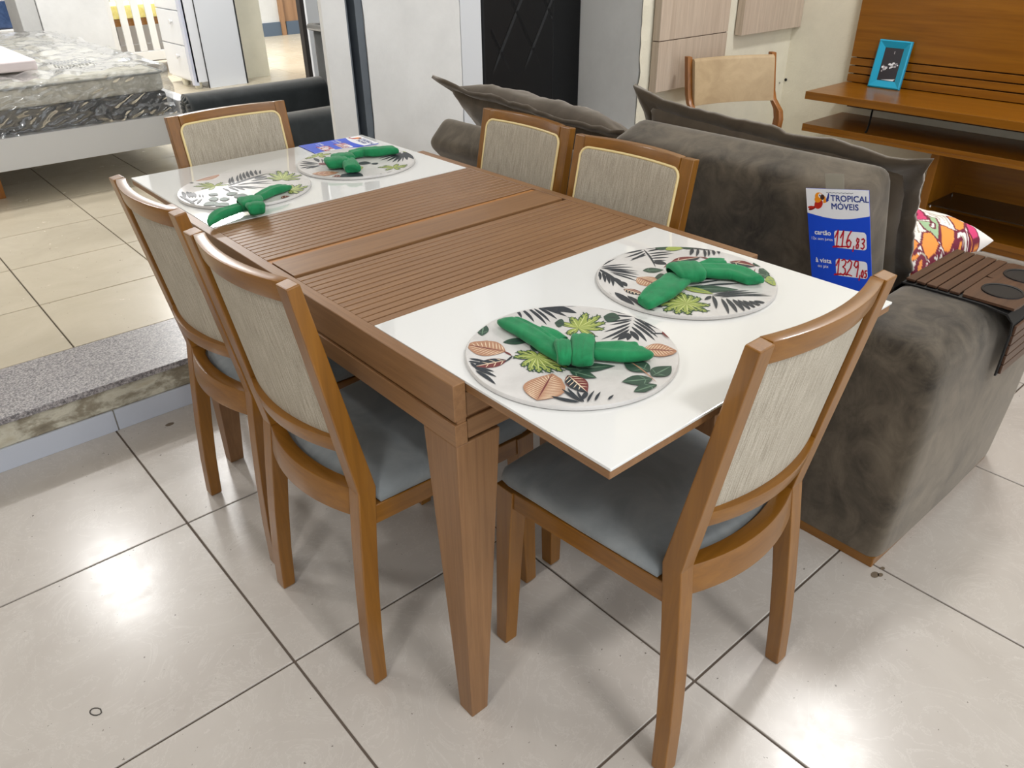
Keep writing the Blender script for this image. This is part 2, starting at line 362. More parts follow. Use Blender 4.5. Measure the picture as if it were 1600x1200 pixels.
for y0, y1 in ((.2585, .5455), (.6735, .9525)):
    p = (y1-y0)/n; me = MB().box(-(W_-2*R_)/2+.0006, (W_-2*R_)/2-.0006, -p/2+.0015, p/2-.0015, -.0115, 0).mesh('slat', TAB['x'], .0008, seg=1)
    for k in range(n): link('slat', me, table, (W_/2, y0+(k+.5)*p, H-.001))
MB().box(R_+.003, W_-R_-.004, .556, .653, .766, H+.0005).obj('centre_bar', TAB['x'], table, .0015)
MB().box(R_+.0006, W_-R_-.0006, .6532, .6732, .760, .7765).obj('recess_strip', plain('lit_recess_orange', c(168, 112, 54), .5), table, .001, seg=1)  # lighter orange colour carries the highlight along the recess
for y0, y1 in ((-.298, .258), (.953, 1.519)):
    lf = MB().box(R_+.0015, W_-R_-.002, y0+.002, y1-.0015, .7605, .7745).obj('leaf_board', TAB['y'], table, .001, seg=1)
    MB().box(R_+.0006, W_-R_-.0006, y0, y1-.0004, .7752, H).obj('glass_top', GLASSW, table, .0012, seg=2)
for x in (.15, .65):
    MB().box(x-.02, x+.02, -.1, 1.32, .735, .7595).obj('slide_runner', OAK['y'], table, .001, seg=1)

# ------------------------------------------------------------------ dining chair (prototype at the origin, front towards +y)
def rearY(z):
    if z < .474: return .0384*(z/.474)**1.6
    return .0384-(z-.474)*(.0726/.435)
def depth(z): return (.031+.008*(z/.474)) if z < .474 else .039-.015*(z-.474)/.437
def outX(z): return (.208-.026*z/.474) if z < .474 else .1822+.003*(z-.474)/.43
T_ = .0345
def make_chair(label):
    t = thing('dining_chair', label, 'chair', group=None)
    zs = [0, .004, .12, .24, .36, .44, .474, .508, .6, .7, .8, .911]
    for s in (-1, 1):
        R = []
        for z in zs:
            o = outX(z); y = rearY(z); d = depth(z); e = .003 if z == 0 else 0
            R.append([(s*(o-e), y+e, z), (s*(o-T_+e), y+e, z), (s*(o-T_+e), y+d-e, z), (s*(o-e), y+d-e, z)])
        R[-1] = [(p[0], p[1], .909+(.003 if k > 1 else 0)) for k, p in enumerate(R[-1])]
        MB().loft(R).obj('leg', OAK['z'], t, .0025)
        a = MB(); fr = []
        for z, x0, x1, y0, y1 in ((0, .193, .219, .436, .462), (.003, .190, .222, .433, .465), (.30, .178, .217, .421, .463), (.432, .172, .214, .414, .462)):
            fr.append([(s*x0, y0, z), (s*x1, y0, z), (s*x1, y1, z), (s*x0, y1, z)])
        a.loft(fr).obj('leg', OAK['z'], t, .0025)
        # side seat rail, from rear post to front leg
        m = MB(); m.loft([[(s*.150, .062, .388), (s*.1815, .062, .388), (s*.1815, .062, .432), (s*.150, .062, .432)], [(s*.176, .418, .390), (s*.2105, .418, .390), (s*.2105, .418, .432), (s*.176, .418, .432)]])
        m.obj('seat_rail', OAK['y'], t, .0015, seg=1)
    MB().box(-.173, .173, .425, .455, .388, .432).obj('seat_rail', OAK['x'], t, .0015, seg=1)
    def bowed(name, zl, zh, th, xa, bow, off, mat, n=14, flat=False, bev=.003):
        R = []
        for k in range(n+1):
            x = -xa+2*xa*k/n; bo = -bow*(1-(x/xa)**2)
            yl = rearY(zl)+off+bo; yh = rearY(zh)+off+bo
            R.append([(x, yl, zl), (x, yl+th, zl), (x, yh+th, zh), (x, yh, zh)])
        return MB().loft(R).obj(name, mat, t, bev, 'x')
    bowed('top_rail', .873, .911, .0225, .150, .024, .004, OAK['x'])
    bowed('lower_rail', .564, .597, .031, .151, .030, .001, OAK['x'])
    bowed('seat_rail', .412, .472, .030, .151, .030, .002, OAK['x'])
    # woven back panel, bowed with the rails
    m = MB(); n1, n2 = 16, 10
    def pf(side):
        def g(u, v):
            x = -.1475+.295*u; z = .594+.284*v
            return (x, rearY(z)+.0105+side-.024*(1-(x/.15)**2), z)
        return g
    m.grid(pf(0), n1, n2); m.grid(pf(.008), n1, n2)
    pn = m.obj('back_panel', CANE, t, 0, 'all')
    hole = rrect(-.1555, .1555, .590, .886, .022, 6); zc_ = .738
    def on(x, z, d): return (x, rearY(z)+depth(z)+.0015+d-.020*(1-(x/.1555)**2), z)
    dense = []
    for i in range(len(hole)):
        p_, q_ = hole[i], hole[(i+1) % len(hole)]; k = max(1, int(math.hypot(q_[0]-p_[0], q_[1]-p_[1])/.03))
        dense += [(p_[0]+(q_[0]-p_[0])*e/k, p_[1]+(q_[1]-p_[1])*e/k) for e in range(k)]
    MB().tube([on(x, z, .0015) for x, z in dense], .0034, 6, closed=True).obj('piping', BEAD, t, 0, 'all')
    fr_ = [[on(x*k, zc_+(z-zc_)*k, dy) for x, z in dense] for k, dy in ((1, -.006), (1, .001), (.985, .003), (.93, .005), (.75, .006), (.5, .006), (.25, .006), (.01, .006))]
    MB().loft(fr_, cap=False).obj('front_pad', CANE, t, 0, 'all')
    # upholstered seat, domed, notched between the rear posts
    m = MB(); P = [(-.142, .066), (-.07, .047), (0, .040), (.07, .047), (.142, .066), (.142, .082), (.183, .082), (.196, .25), (.2065, .44), (.204, .456), (.19, .468), (.1, .474), (0, .476), (-.1, .474), (-.19, .468), (-.204, .456), (-.2065, .44), (-.196, .25), (-.183, .082), (-.142, .082)]
    rings = []; cx, cy = 0, .26
    for k, z in ((.985, .4325), (1.0, .438), (1.0, .446), (.985, .456), (.955, .463), (.90, .469), (.75, .477), (.5, .483), (.25, .486), (.02, .487)):
        rings.append([(cx+(x-cx)*k, cy+(y-cy)*k, z) for x, y in P])
    m.loft(rings).obj('seat', SEATF, t, 0, 'all')
    return t
ch = [('oak dining chair at the near end of the table, back towards the viewer', .3963, -.3362, .0051),
      ('oak dining chair on the long left side, nearer of two, beside the front table leg', -.1138, .403, -1.5278),
      ('oak dining chair on the long left side, farther of two, nearer the granite step', -.1044, .8679, -1.5486),
      ('oak dining chair between table and sofa, the one closer to the price card', .8753, .4370, 1.590),
      ('oak dining chair between table and sofa, the one closer to the white column', .9075, .8630, 1.555),
      ('oak dining chair at the far end of the table, beside the bed and grey armchair', .3623, 1.570, 3.1421)]
proto = None
for lab, x, y, r in ch:
    if proto is None: proto = o = make_chair(lab)
    else: o = copy_tree(proto); o['label'] = lab
    o.location = (x, y, 0); o.rotation_euler = (0, 0, r); o['group'] = 'dining chairs around the table'
PRINTS = {
1: [('B',352,1742,197,1419,52,0),('B',445,1696,247,1149,60,0),('B',558,1673,332,923,63,0),('B',707,1576,616,960,71,0),('B',755,1572,819,925,99,0),('B',849,1526,1045,910,206,0),('B',1030,1425,1403,1018,156,0),('B',841,1373,1044,1013,197,0),('B',-106,1757,1,1789,49,0),('B',621,1575,451,962,56,0),('B',1449,855,1634,488,47,0),('B',1704,191,1541,771,51,0),('B',1657,157,1422,526,57,0),('B',1589,107,1141,330,55,0),('B',1542,75,1114,208,53,0),('B',1447,14,850,91,61,0),('B',1356,-50,610,-70,61,0),('B',1247,-131,729,-178,64,0),('B',1140,-210,802,-265,104,0),('B',1700,156,1599,-488,56,0),('B',1654,122,1464,-540,53,0),('B',1559,59,1362,-654,57,0),('B',1469,-7,1243,-694,63,0),('B',1354,-84,1111,-628,67,0),('B',1220,-176,1041,-510,93,0),('B',1130,-235,913,-380,75,0),('B',1617,-105,1611,-463,41,0),('B',1378,-462,1615,-713,42,0),('M',651,486,[557,865,873,876,1193,814,1291,570,1158,314,944,147,597,44,328,428],130),('L',1285,498,1438,245,392,1,0),('L',590,761,485,894,326,1,0),('L',-749,1356,-421,1700,203,1,1),('L',-644,940,-232,678,229,1,0),('L',-816,670,-1148,1299,523,3,9),('B',-832,685,-840,489,38,4),('L',-988,437,-1521,631,276,4,3),('B',-826,489,-1073,405,34,0),('B',-1393,880,-1251,567,49,0),('B',-1458,816,-1334,569,49,0),('B',-1524,575,-1449,145,61,0),('B',-1510,610,-1371,288,55,0),('B',-1558,516,-1601,-19,65,0),('B',-1462,758,-1514,536,48,0),('M',-570,193,[-856,454,-677,557,-542,472,-962,135,-975,-72,-896,-207,-770,-322,-605,-426,-448,-404,-285,-4,-319,218],124),('L',-528,-378,125,-836,289,1,1),('L',-502,-473,-359,-901,243,1,1),('L',-397,548,-270,270,285,1,0),('L',-1457,-767,-759,-356,626,3,14),('L',-622,-549,-764,-1098,326,4,5),('B',-757,-1077,-989,-1191,68,0),('B',-1001,-1231,-974,-774,56,0),('B',-1016,-1217,-885,-800,50,0),('B',-1042,-1215,-1236,-812,68,0),('B',-997,-1255,-835,-953,38,0),('B',-961,-1288,-651,-1131,36,0),('B',-852,-1336,-606,-1214,36,0),('B',-689,-1442,-537,-1403,36,0),('B',-1070,-1158,-1196,-916,53,0),('L',371,-1312,357,-787,382,1,1),('L',289,-1422,751,-1423,308,1,1),('L',232,-1483,-170,-1230,297,1,1),('L',151,-1631,-258,-1540,229,1,1),('B',394,-869,192,-1602,23,3),('L',845,-767,1205,-1184,441,3,9),('B',1565,-576,1453,-886,98,4)],
2: [('B',574,1548,27,1714,63,0),('B',538,1483,-55,1505,60,0),('B',471,1399,-114,1318,62,0),('B',403,1318,-14,1373,60,0),('B',610,1613,200,1698,63,0),('B',620,1554,971,1377,66,0),('B',548,1425,1038,1266,64,0),('B',458,1315,913,1066,64,0),('B',369,1207,878,973,63,0),('B',308,1122,622,897,62,0),('B',221,1017,467,835,61,0),('B',222,970,284,686,186,0),('B',601,1571,-6,731,41,0),('B',-835,1497,-210,1602,42,0),('B',-793,1503,-264,1219,46,0),('B',-817,1463,-310,1048,52,0),('B',-823,1441,-395,845,58,0),('B',-792,1369,-486,783,57,0),('B',-804,1292,-530,697,57,0),('B',-838,1194,-630,579,56,0),('B',-849,1119,-790,504,54,0),('B',-938,1417,-1279,1136,51,0),('B',-952,1386,-1280,1038,52,0),('B',-968,1271,-1298,891,58,0),('B',-961,1179,-1280,794,62,0),('B',-945,1079,-1317,668,56,0),('B',-975,939,-1227,506,103,0),('B',-1041,752,-1127,493,123,0),('B',-877,1491,-1214,471,84,0),('L',-1253,467,-1189,9,222,4,5),('L',-647,653,-636,57,489,3,9),('L',-318,800,20,549,270,1,1),('L',-223,229,-420,411,432,1,0),('B',-1491,469,-1754,-273,138,0),('B',-1436,213,-1648,-440,103,0),('B',-1592,624,-1710,315,74,0),('B',-1681,-325,-1583,-638,92,0),('B',-1464,-312,-1350,-558,74,0),('M',-917,-742,[-1366,-402,-1076,-305,-753,-301,-585,-341,-547,-566,-520,-741,-665,-1081,-937,-1216,-1032,-1074,-1281,-1051,-1411,-884,-1471,-657],146),('B',-264,-827,402,-1171,51,0),('B',-237,-889,463,-1343,51,0),('B',-255,-984,490,-1482,51,0),('B',-342,-829,501,-1605,51,0),('B',-284,-1032,-734,-1511,60,0),('B',-218,-1092,-585,-1586,72,0),('B',-159,-1184,-444,-1647,75,0),('B',-116,-1260,-322,-1691,71,0),('B',-73,-1336,-192,-1705,75,0),('B',-14,-1426,-45,-1735,79,0),('B',51,-1486,129,-1717,82,0),('B',-309,-860,-721,-1241,62,0),('B',-334,-837,-559,-867,74,0),('L',-429,-275,275,-1016,327,1,1),('L',-403,-197,-224,-825,207,2,1),('B',99,-216,373,-387,61,0),('B',-107,-430,570,-894,54,0),('B',-46,-326,385,-522,48,0),('B',780,1386,1067,1289,202,1),('B',886,1208,1333,1041,216,2),('B',1240,1098,1482,833,193,1),('B',1362,886,1021,678,72,0),('B',1435,798,1058,549,53,0),('B',1500,688,1130,389,50,0),('B',1537,605,1239,381,41,0),('B',1603,544,1381,344,55,0),('B',1678,474,1513,318,53,0),('B',1342,983,1694,362,103,0),('L',461,703,1084,469,283,4,1),('B',85,603,551,712,33,4),('B',1082,499,1145,208,41,4),('L',1317,-88,1480,-571,324,4,1),('L',1390,-1008,1434,-687,329,1,1),('L',1241,-1063,1154,-789,293,1,1),('B',1642,-435,1554,-693,177,1),('L',1151,-1268,980,-1110,444,2,2),('B',1094,-802,1381,-638,12,4)],
3: [('L',-755,1468,14,1724,511,3,3),('M',-569,623,[-995,1025,-797,1200,-612,1146,-267,845,-200,513,-837,348,-957,612],107),('B',-228,359,69,1127,61,0),('B',-125,383,176,1218,70,0),('B',46,500,347,1251,56,0),('B',187,576,487,1380,65,0),('B',329,692,594,1412,70,0),('B',461,731,717,1456,80,0),('B',607,809,830,1457,79,0),('B',739,853,950,1410,66,0),('B',849,879,1041,1284,48,0),('B',-366,371,1084,814,94,0),('B',-274,343,403,-532,63,0),('B',-126,323,772,59,75,0),('B',62,387,676,-193,65,0),('B',-329,336,172,-406,63,0),('B',-494,315,-488,-176,69,0),('B',-347,294,-291,-293,73,0),('B',-200,155,-132,-282,75,0),('B',347,425,885,291,77,0),('B',523,570,894,538,195,0),('M',1069,-10,[792,442,1062,769,1371,875,1552,662,1606,318,1672,-6,1427,-349,1187,-271,799,59],130),('M',719,-1154,[1002,-683,1208,-817,1328,-1110,1103,-1424,779,-1628,613,-1438],124),('B',-1414,720,-1582,77,82,0),('B',-1323,634,-1478,34,86,0),('B',-1276,533,-1409,24,86,0),('B',-1229,432,-1356,-26,73,0),('B',-1186,166,-1254,-78,47,0),('B',-1123,107,-1214,-160,34,0),('B',-1603,448,-1609,-533,62,0),('B',-1597,113,-1587,-657,62,0),('B',-1534,-583,-1243,-220,53,0),('B',-1642,-377,-1296,-170,64,0),('L',-847,-230,-987,57,221,1,0),('L',-677,-335,-369,-379,330,1,1),('L',-939,-506,-1195,-448,370,1,1),('L',-984,-646,-727,-705,318,1,1),('L',-1086,-795,-1475,-793,390,1,1),('L',-1112,-875,-1077,-1340,339,1,1),('L',-568,-548,-303,-842,356,1,0),('B',-1434,-985,-1191,-1314,156,1),('L',218,-1648,501,-1665,378,4,2),('B',-210,-1846,158,-1879,223,0),('B',555,-1136,760,-1101,103,0),('B',-1060,1448,-855,1315,96,0)],
4: [('M',-477,1360,[-982,1302,-622,1609,-274,1623,-72,1318,-457,1041],143),('B',-1321,972,-1032,504,86,0),('B',-1194,1109,-955,495,85,0),('B',-1464,726,-1090,497,85,0),('B',-1568,453,-1118,397,84,0),('B',-1506,271,-1024,371,82,0),('B',-1340,236,-989,337,82,0),('B',-918,562,-788,184,223,4),('B',-734,1198,-862,663,117,0),('B',-618,954,-837,510,43,0),('B',1553,-27,599,-207,78,0),('B',1524,-70,548,-422,85,0),('B',1495,-113,611,-638,98,0),('B',1471,-158,684,-837,99,0),('B',1476,-164,775,-962,79,0),('B',1485,-173,934,-986,45,0),('B',1523,-139,1149,-930,109,0),('B',1561,-106,1367,-875,183,0),('B',1599,-72,1346,-1119,184,0),('B',1646,-4,1634,-686,191,0),('B',1660,40,1813,-276,184,2),('M',422,-1318,[91,-1002,312,-965,714,-1096,874,-1374,830,-1606,402,-1688,67,-1429],111),('B',-321,-1709,-152,-1787,188,0),('B',-87,-1792,142,-1656,124,0),('B',39,-1853,269,-1717,124,0),('B',189,-1878,404,-1726,118,0),('B',365,-1868,583,-1714,119,0),('B',-241,-1819,316,-1939,137,0),('L',-1716,-386,-987,-702,509,3,4),('L',-1438,-1027,-1155,-1238,508,4,3),('L',-1046,-940,-781,-1649,668,0,0),('L',-97,-221,197,-501,359,0,0),('B',251,-527,217,-723,177,0),('L',-429,-630,-207,-719,456,2,2)],
}
NAPKINS = {
1: [('T',[(-188,1360,382),(-205,914,408),(-258,482,397),(-325,85,366),(-383,-195,274)]),('T',[(-2,799,201),(-56,432,295),(-79,132,308)]),('T',[(88,-343,423),(304,-590,553),(477,-785,615),(703,-891,534)]),('K',227,-26,-366,-594,387),('K',-168,51,-519,-378,256)],
2: [('T',[(-1648,-370,344),(-1138,-256,637),(-763,-180,687),(-198,-20,704)]),('T',[(336,-49,514),(538,-364,754),(720,-659,880),(669,-1104,354)]),('T',[(437,57,192),(721,-56,291),(1016,-150,261)]),('K',123,239,-206,-338,959)],
3: [('T',[(-2000,-2457,101),(-1669,-2171,608),(-1247,-1994,737),(-774,-1840,764)]),('T',[(-333,-1473,937),(110,-1236,1069),(438,-1150,766),(692,-1066,207)]),('K',-555,-1437,-832,-2400,573),('K',-735,-2194,-846,-2581,413)],
4: [('T',[(6,345,1192),(436,343,1429),(710,81,1322),(1106,7,925),(1317,-82,413)]),('T',[(-352,26,552),(-583,-641,863),(-746,-1092,489)]),('K',-551,337,-1038,-833,667),('K',-295,492,-607,-509,864)],
}
PILLOW_PRINT = [(1,[27,5,40,-14,24,-27,4,-43,-11,-15]),(0,[19,-20,12,-22,5,-22,-1,-19,-3,-14,-2,-8,3,-4,11,-2,19,-2,24,-6,27,-11,25,-16]),(1,[16,-16,11,-18,7,-18,3,-16,2,-13,3,-10,7,-7,11,-6,16,-6,19,-8,20,-11,19,-14]),(0,[42,-17,57,-43,25,-70,11,-56,25,-39,26,-29]),(4,[37,-23,47,-40,22,-59,21,-59,43,-41,35,-25]),(4,[31,-30,37,-40,16,-55,15,-55,33,-41,28,-32]),(4,[41,-19,54,-41,25,-65,23,-64,50,-42,39,-21]),(2,[54,-45,69,-55,65,-67,41,-78,29,-78,22,-74,39,-60]),(1,[65,-67,69,-80,61,-93,45,-92,45,-83,53,-74]),(3,[22,-32,23,-44,8,-57,-28,-76,-26,-66,-22,-51,-6,-31,0,-49]),(0,[-4,-57,-8,-59,-11,-59,-14,-58,-14,-56,-12,-54,-9,-52,-5,-51,-1,-50,1,-51,1,-53,-1,-55]),(0,[-16,-17,-5,-30,-27,-53,-55,-64,-51,-37]),(4,[-25,-23,-18,-30,-37,-48,-39,-47,-23,-32,-29,-25]),(4,[-37,-30,-34,-35,-45,-47,-47,-46,-37,-36,-41,-32]),(4,[-18,-20,-9,-30,-33,-51,-36,-51,-12,-31,-21,-21]),(2,[8,-57,19,-75,3,-84,-20,-91,-34,-90,-31,-81]),(2,[-31,-54,-22,-60,-33,-80,-54,-87,-70,-86,-69,-79,-59,-67]),(2,[-54,-39,-50,-49,-60,-66,-80,-69,-87,-55]),(2,[43,-82,43,-93,62,-93,47,-114,36,-106,21,-105]),(3,[46,-96,51,-97,37,-105,31,-105]),(3,[40,-89,40,-92,25,-103,25,-101]),(2,[9,-114,29,-123,-14,-126,-24,-119]),(3,[13,-117,18,-119,-10,-124,-15,-123]),(0,[19,-77,39,-81,27,-93,17,-107,31,-107,40,-122,18,-113,-25,-118,-54,-112,-33,-101,-6,-90]),(4,[11,-98,1,-102,-7,-103,-12,-101,-13,-98,-8,-93,1,-88,11,-84,20,-83,25,-85,25,-88,20,-94]),(0,[10,-97,2,-100,-5,-100,-9,-99,-9,-96,-5,-92,2,-89,9,-86,16,-85,20,-86,20,-89,17,-93]),(2,[9,-94,3,-96,-2,-97,-5,-96,-5,-94,-2,-92,4,-89,10,-87,15,-86,18,-86,17,-88,14,-91]),(4,[-22,-114,-29,-117,-36,-117,-41,-115,-41,-111,-39,-107,-32,-103,-25,-101,-18,-101,-13,-103,-12,-106,-15,-111]),(0,[-22,-112,-27,-114,-32,-114,-35,-113,-36,-110,-34,-107,-30,-104,-24,-103,-19,-103,-16,-104,-15,-106,-18,-110]),(4,[-28,-112,-31,-113,-34,-113,-36,-112,-36,-111,-35,-109,-32,-107,-29,-106,-26,-106,-24,-107,-23,-108,-25,-110]),(2,[11,-100,7,-108,-9,-110]),(2,[-26,-94,-32,-101,-50,-109,-55,-108]),(1,[-73,-102,-81,-105,-88,-106,-92,-105,-92,-102,-88,-98,-81,-94,-72,-90,-65,-89,-61,-90,-61,-93,-65,-97]),(1,[-45,-103,-54,-107,-61,-108,-65,-107,-64,-105,-59,-101,-52,-96,-43,-93,-35,-91,-32,-92,-32,-95,-37,-99]),(0,[-45,-94,-51,-96,-56,-97,-58,-97,-58,-95,-55,-92,-50,-89,-44,-87,-39,-86,-37,-86,-37,-88,-40,-91]),(0,[-74,-108,-79,-110,-84,-111,-87,-111,-86,-109,-83,-106,-78,-103,-73,-101,-68,-100,-65,-100,-65,-102,-68,-105]),(2,[-86,-62,-84,-69,-107,-83,-133,-89,-155,-90,-121,-72]),(3,[-89,-66,-87,-67,-104,-78,-110,-80]),(3,[-125,-78,-119,-77,-136,-86,-143,-86]),(1,[-99,-70,-107,-74,-115,-76,-119,-75,-118,-72,-114,-67,-106,-62,-97,-59,-90,-57,-86,-58,-86,-61,-91,-65]),(0,[-83,-68,-67,-72,-75,-90,-97,-99,-111,-99,-144,-108,-155,-109,-161,-94,-138,-91,-125,-92,-102,-81]),(4,[-82,-90,-93,-94,-102,-96,-107,-95,-107,-91,-102,-86,-92,-80,-82,-76,-73,-74,-67,-75,-68,-79,-73,-85]),(0,[-84,-89,-92,-92,-99,-94,-103,-93,-103,-90,-99,-86,-91,-81,-83,-78,-76,-76,-71,-77,-72,-80,-76,-85]),(2,[-83,-86,-88,-89,-93,-90,-96,-89,-95,-87,-93,-84,-88,-81,-82,-79,-77,-78,-75,-79,-75,-81,-78,-83]),(4,[-105,-92,-97,-96,-127,-109,-146,-109]),(0,[-108,-95,-104,-98,-124,-106,-136,-106]),(2,[-116,-107,-89,-108,-105,-112,-130,-109]),(2,[-123,-93,-114,-93,-126,-100,-132,-98])]
# ------------------------------------------------------------------ placemats with printed leaves, knotted napkins
CIRC = 0.167
_cp = [(CIRC*cos(2*pi*k/48), CIRC*sin(2*pi*k/48)) for k in range(48)]
def clip(poly):
    for i in range(48):
        a, b = _cp[i], _cp[(i+1) % 48]; out = []
        if not poly: return []
        ins = lambda p: (b[0]-a[0])*(p[1]-a[1])-(b[1]-a[1])*(p[0]-a[0]) >= 0
        for j in range(len(poly)):
            p, q = poly[j-1], poly[j]; ip, iq = ins(p), ins(q)
            if ip != iq:
                dp = (b[0]-a[0])*(p[1]-a[1])-(b[1]-a[1])*(p[0]-a[0]); dq = (b[0]-a[0])*(q[1]-a[1])-(b[1]-a[1])*(q[0]-a[0]); t = dp/(dp-dq)
                out.append((p[0]+(q[0]-p[0])*t, p[1]+(q[1]-p[1])*t))
            if iq: out.append(q)
        poly = out
    return poly
def spindle(a, b, w, e=.9, n=7, k=1., bend=0., pw=1.):
    dx, dy = b[0]-a[0], b[1]-a[1]; L = math.hypot(dx, dy)+1e-9; nx, ny = -dy/L, dx/L; up = []; dn = []
    for i in range(n+1):
        t = i/n; h = w/2*k*sin(pi*t**e)**pw if 0 < i < n else 0; o = bend*L*sin(pi*t)
        up.append((a[0]+dx*t+nx*(o+h), a[1]+dy*t+ny*(o+h))); dn.append((a[0]+dx*t+nx*(o-h), a[1]+dy*t+ny*(o-h)))
    return up+dn[-2:0:-1]
def make_print(L):
    m = MB(); z = [.0]
    def put(poly, mat):
        q = clip(poly)
        if len(q) > 2: z[0] += 6e-6; m.quad([(x, y, z[0]) for x, y in q], mat)
    for e in L:
        s = 1e-4
        if e[0] == 'B':
            a, b = (e[1]*s, e[2]*s), (e[3]*s, e[4]*s); w = max(e[5]*s*1.15, .0018); put(spindle(a, b, w, .8, 8, 1., .03, .8), e[6])
        elif e[0] == 'L':
            a, b = (e[1]*s, e[2]*s), (e[3]*s, e[4]*s); w = e[5]*s; put(spindle(a, b, w, .85, 12), e[6])
            dx, dy = b[0]-a[0], b[1]-a[1]; L_l = math.hypot(dx, dy); nx, ny = -dy/L_l, dx/L_l; dark = e[6] in (3, 4)
            nv = e[7]
            if dark: put([(a[0]+dx*t+nx*o, a[1]+dy*t+ny*o) for t, o in ((0, 0), (.3, -w*.46), (.6, -w*.47), (.85, -w*.28), (1, 0))], 4 if e[6] == 3 and w < .03 else (0 if e[6] == 4 else 3))
            for i in range(nv):
                t0 = (i+.5)/(nv+1)*.85; t1 = min(.97, t0+.16)
                for sg in (-1, 1):
                    h = w/2*sin(pi*t1**.85)*.94
                    p = (a[0]+dx*t0, a[1]+dy*t0); q = (a[0]+dx*t1+nx*sg*h, a[1]+dy*t1+ny*sg*h); put(spindle(p, q, .0016, 1, 4), 5 if dark else 7)
            put(spindle(a, b, .0026, 1, 6), 4 if e[6] == 3 else (5 if e[6] == 4 else 7 if nv else 0))
        else:
            cc = (e[1]*s, e[2]*s); w = e[4]*s; tp = [(e[3][i]*s, e[3][i+1]*s) for i in range(0, len(e[3]), 2)]
            for t in tp: put(spindle(cc, t, w*1.3, 1.2, 12, pw=.65), 1)
            for t in tp:
                q = (cc[0]+(t[0]-cc[0])*.95, cc[1]+(t[1]-cc[1])*.95); put(spindle(cc, q, w*1.02, 1.2, 12, pw=.65), 2)
            for n_, t in enumerate(tp):
                d = (t[0]-cc[0], t[1]-cc[1])
                for k, sg in ((.55, 1), (.72, -1), (.8, 1)):
                    b0 = (cc[0]+d[0]*k, cc[1]+d[1]*k); L_ = math.hypot(*d)+1e-9; q2 = (b0[0]+d[0]*.2-sg*d[1]/L_*w*.55, b0[1]+d[1]*.2+sg*d[0]/L_*w*.55); put(spindle(b0, q2, w*.22, 1.3, 6), 8 if (n_+k*10) % 2 else 1)
            for t in tp:
                q = (cc[0]+(t[0]-cc[0])*.85, cc[1]+(t[1]-cc[1])*.85); put(spindle(cc, q, w*.14, 1, 5), 6)
                for k in (.4, .62):
                    b0 = (cc[0]+(t[0]-cc[0])*k, cc[1]+(t[1]-cc[1])*k); d = (t[0]-cc[0], t[1]-cc[1]); q2 = (b0[0]+d[0]*.22-d[1]*.16, b0[1]+d[1]*.22+d[0]*.16); put(spindle(b0, q2, w*.1, 1, 4), 1)
    return m.mesh('leaf_print', PR)
DC = {1: (.203, -.048), 2: (.572, .012), 3: (.212, 1.183), 4: (.566, 1.205)}
plab = {1: 'round leaf print placemat at the near end, on the side of the left chairs', 2: 'round leaf print placemat at the near end, on the sofa side', 3: 'round leaf print placemat on the far leaf, on the side of the left chairs', 4: 'round leaf print placemat on the far leaf, touching the flat price card'}
nlab = {1: 'knotted green napkin spread across the near placemat beside the front table leg', 2: 'knotted green napkin on the near placemat next to the sofa', 3: 'knotted green napkin hanging over the edge of the far placemat by the left chairs', 4: 'knotted green napkin on the far placemat beside the flat price card'}
board = MB().lathe([(.01, 0), (.168, 0), (.1705, .002), (.1705, .006), (.169, .008), (.01, .008)], 72).mesh('board', [MATB], 0, True)
def catmull(P, n):
    out = []
    for i in range(len(P)-1):
        p0, p1, p2, p3 = P[max(i-1, 0)], P[i], P[i+1], P[min(i+2, len(P)-1)]
        for k in range(n):
            t = k/n; out.append([.5*((2*b)+(-a+c_)*t+(2*a-5*b+4*c_-d)*t*t+(-a+3*b-3*c_+d)*t**3) for a, b, c_, d in zip(p0, p1, p2, p3)])
    return out+[list(P[-1])]
def sq(v, e): return math.copysign(abs(v)**e, v)
def tail(P, seed, far):
    m = MB(); Q = catmull(P, 7); seg = 28; rings = []; n_ = len(Q)
    for i, (x, y, w) in enumerate(Q):
        a = Q[max(i-1, 0)]; b = Q[min(i+1, n_-1)]; dx, dy = b[0]-a[0], b[1]-a[1]; L = math.hypot(dx, dy)+1e-9; nx, ny = -dy/L, dx/L
        t = i/(n_-1); w = max(w, .006); h = min(.015 if far else .0105, .2*w+.0045)*(1-.2*abs(2*t-1)); zc = .0004+h
        e1 = max(0, 1-t/.08); e2 = max(0, (t-.92)/.08)
        r = []
        for k in range(seg):
            an = 2*pi*k/seg; ca, sa = sq(cos(an), .72), sq(sin(an), .62)
            fold = 0
            if sa > 0: fold = .0034*math.exp(-((ca-.28-.25*sin(2.2*t+seed))/.10)**2)+.0022*math.exp(-((ca+.45-.2*t)/.09)**2)
            wr = .0012*noise.noise(Vector((x*60+seed, y*60, ca*2)))
            k2 = 1-.18*(e1+e2)**2; sk = (e1-e2)*.008*ca*(1 if seed % 2 > 1 else -1)
            r.append((x+nx*w/2*ca*k2-dx/L*sk, y+ny*w/2*ca*k2-dy/L*sk, max(.0004, zc+h*sa*k2-fold+wr)))
        rings.append(r)
    return m.loft(rings)
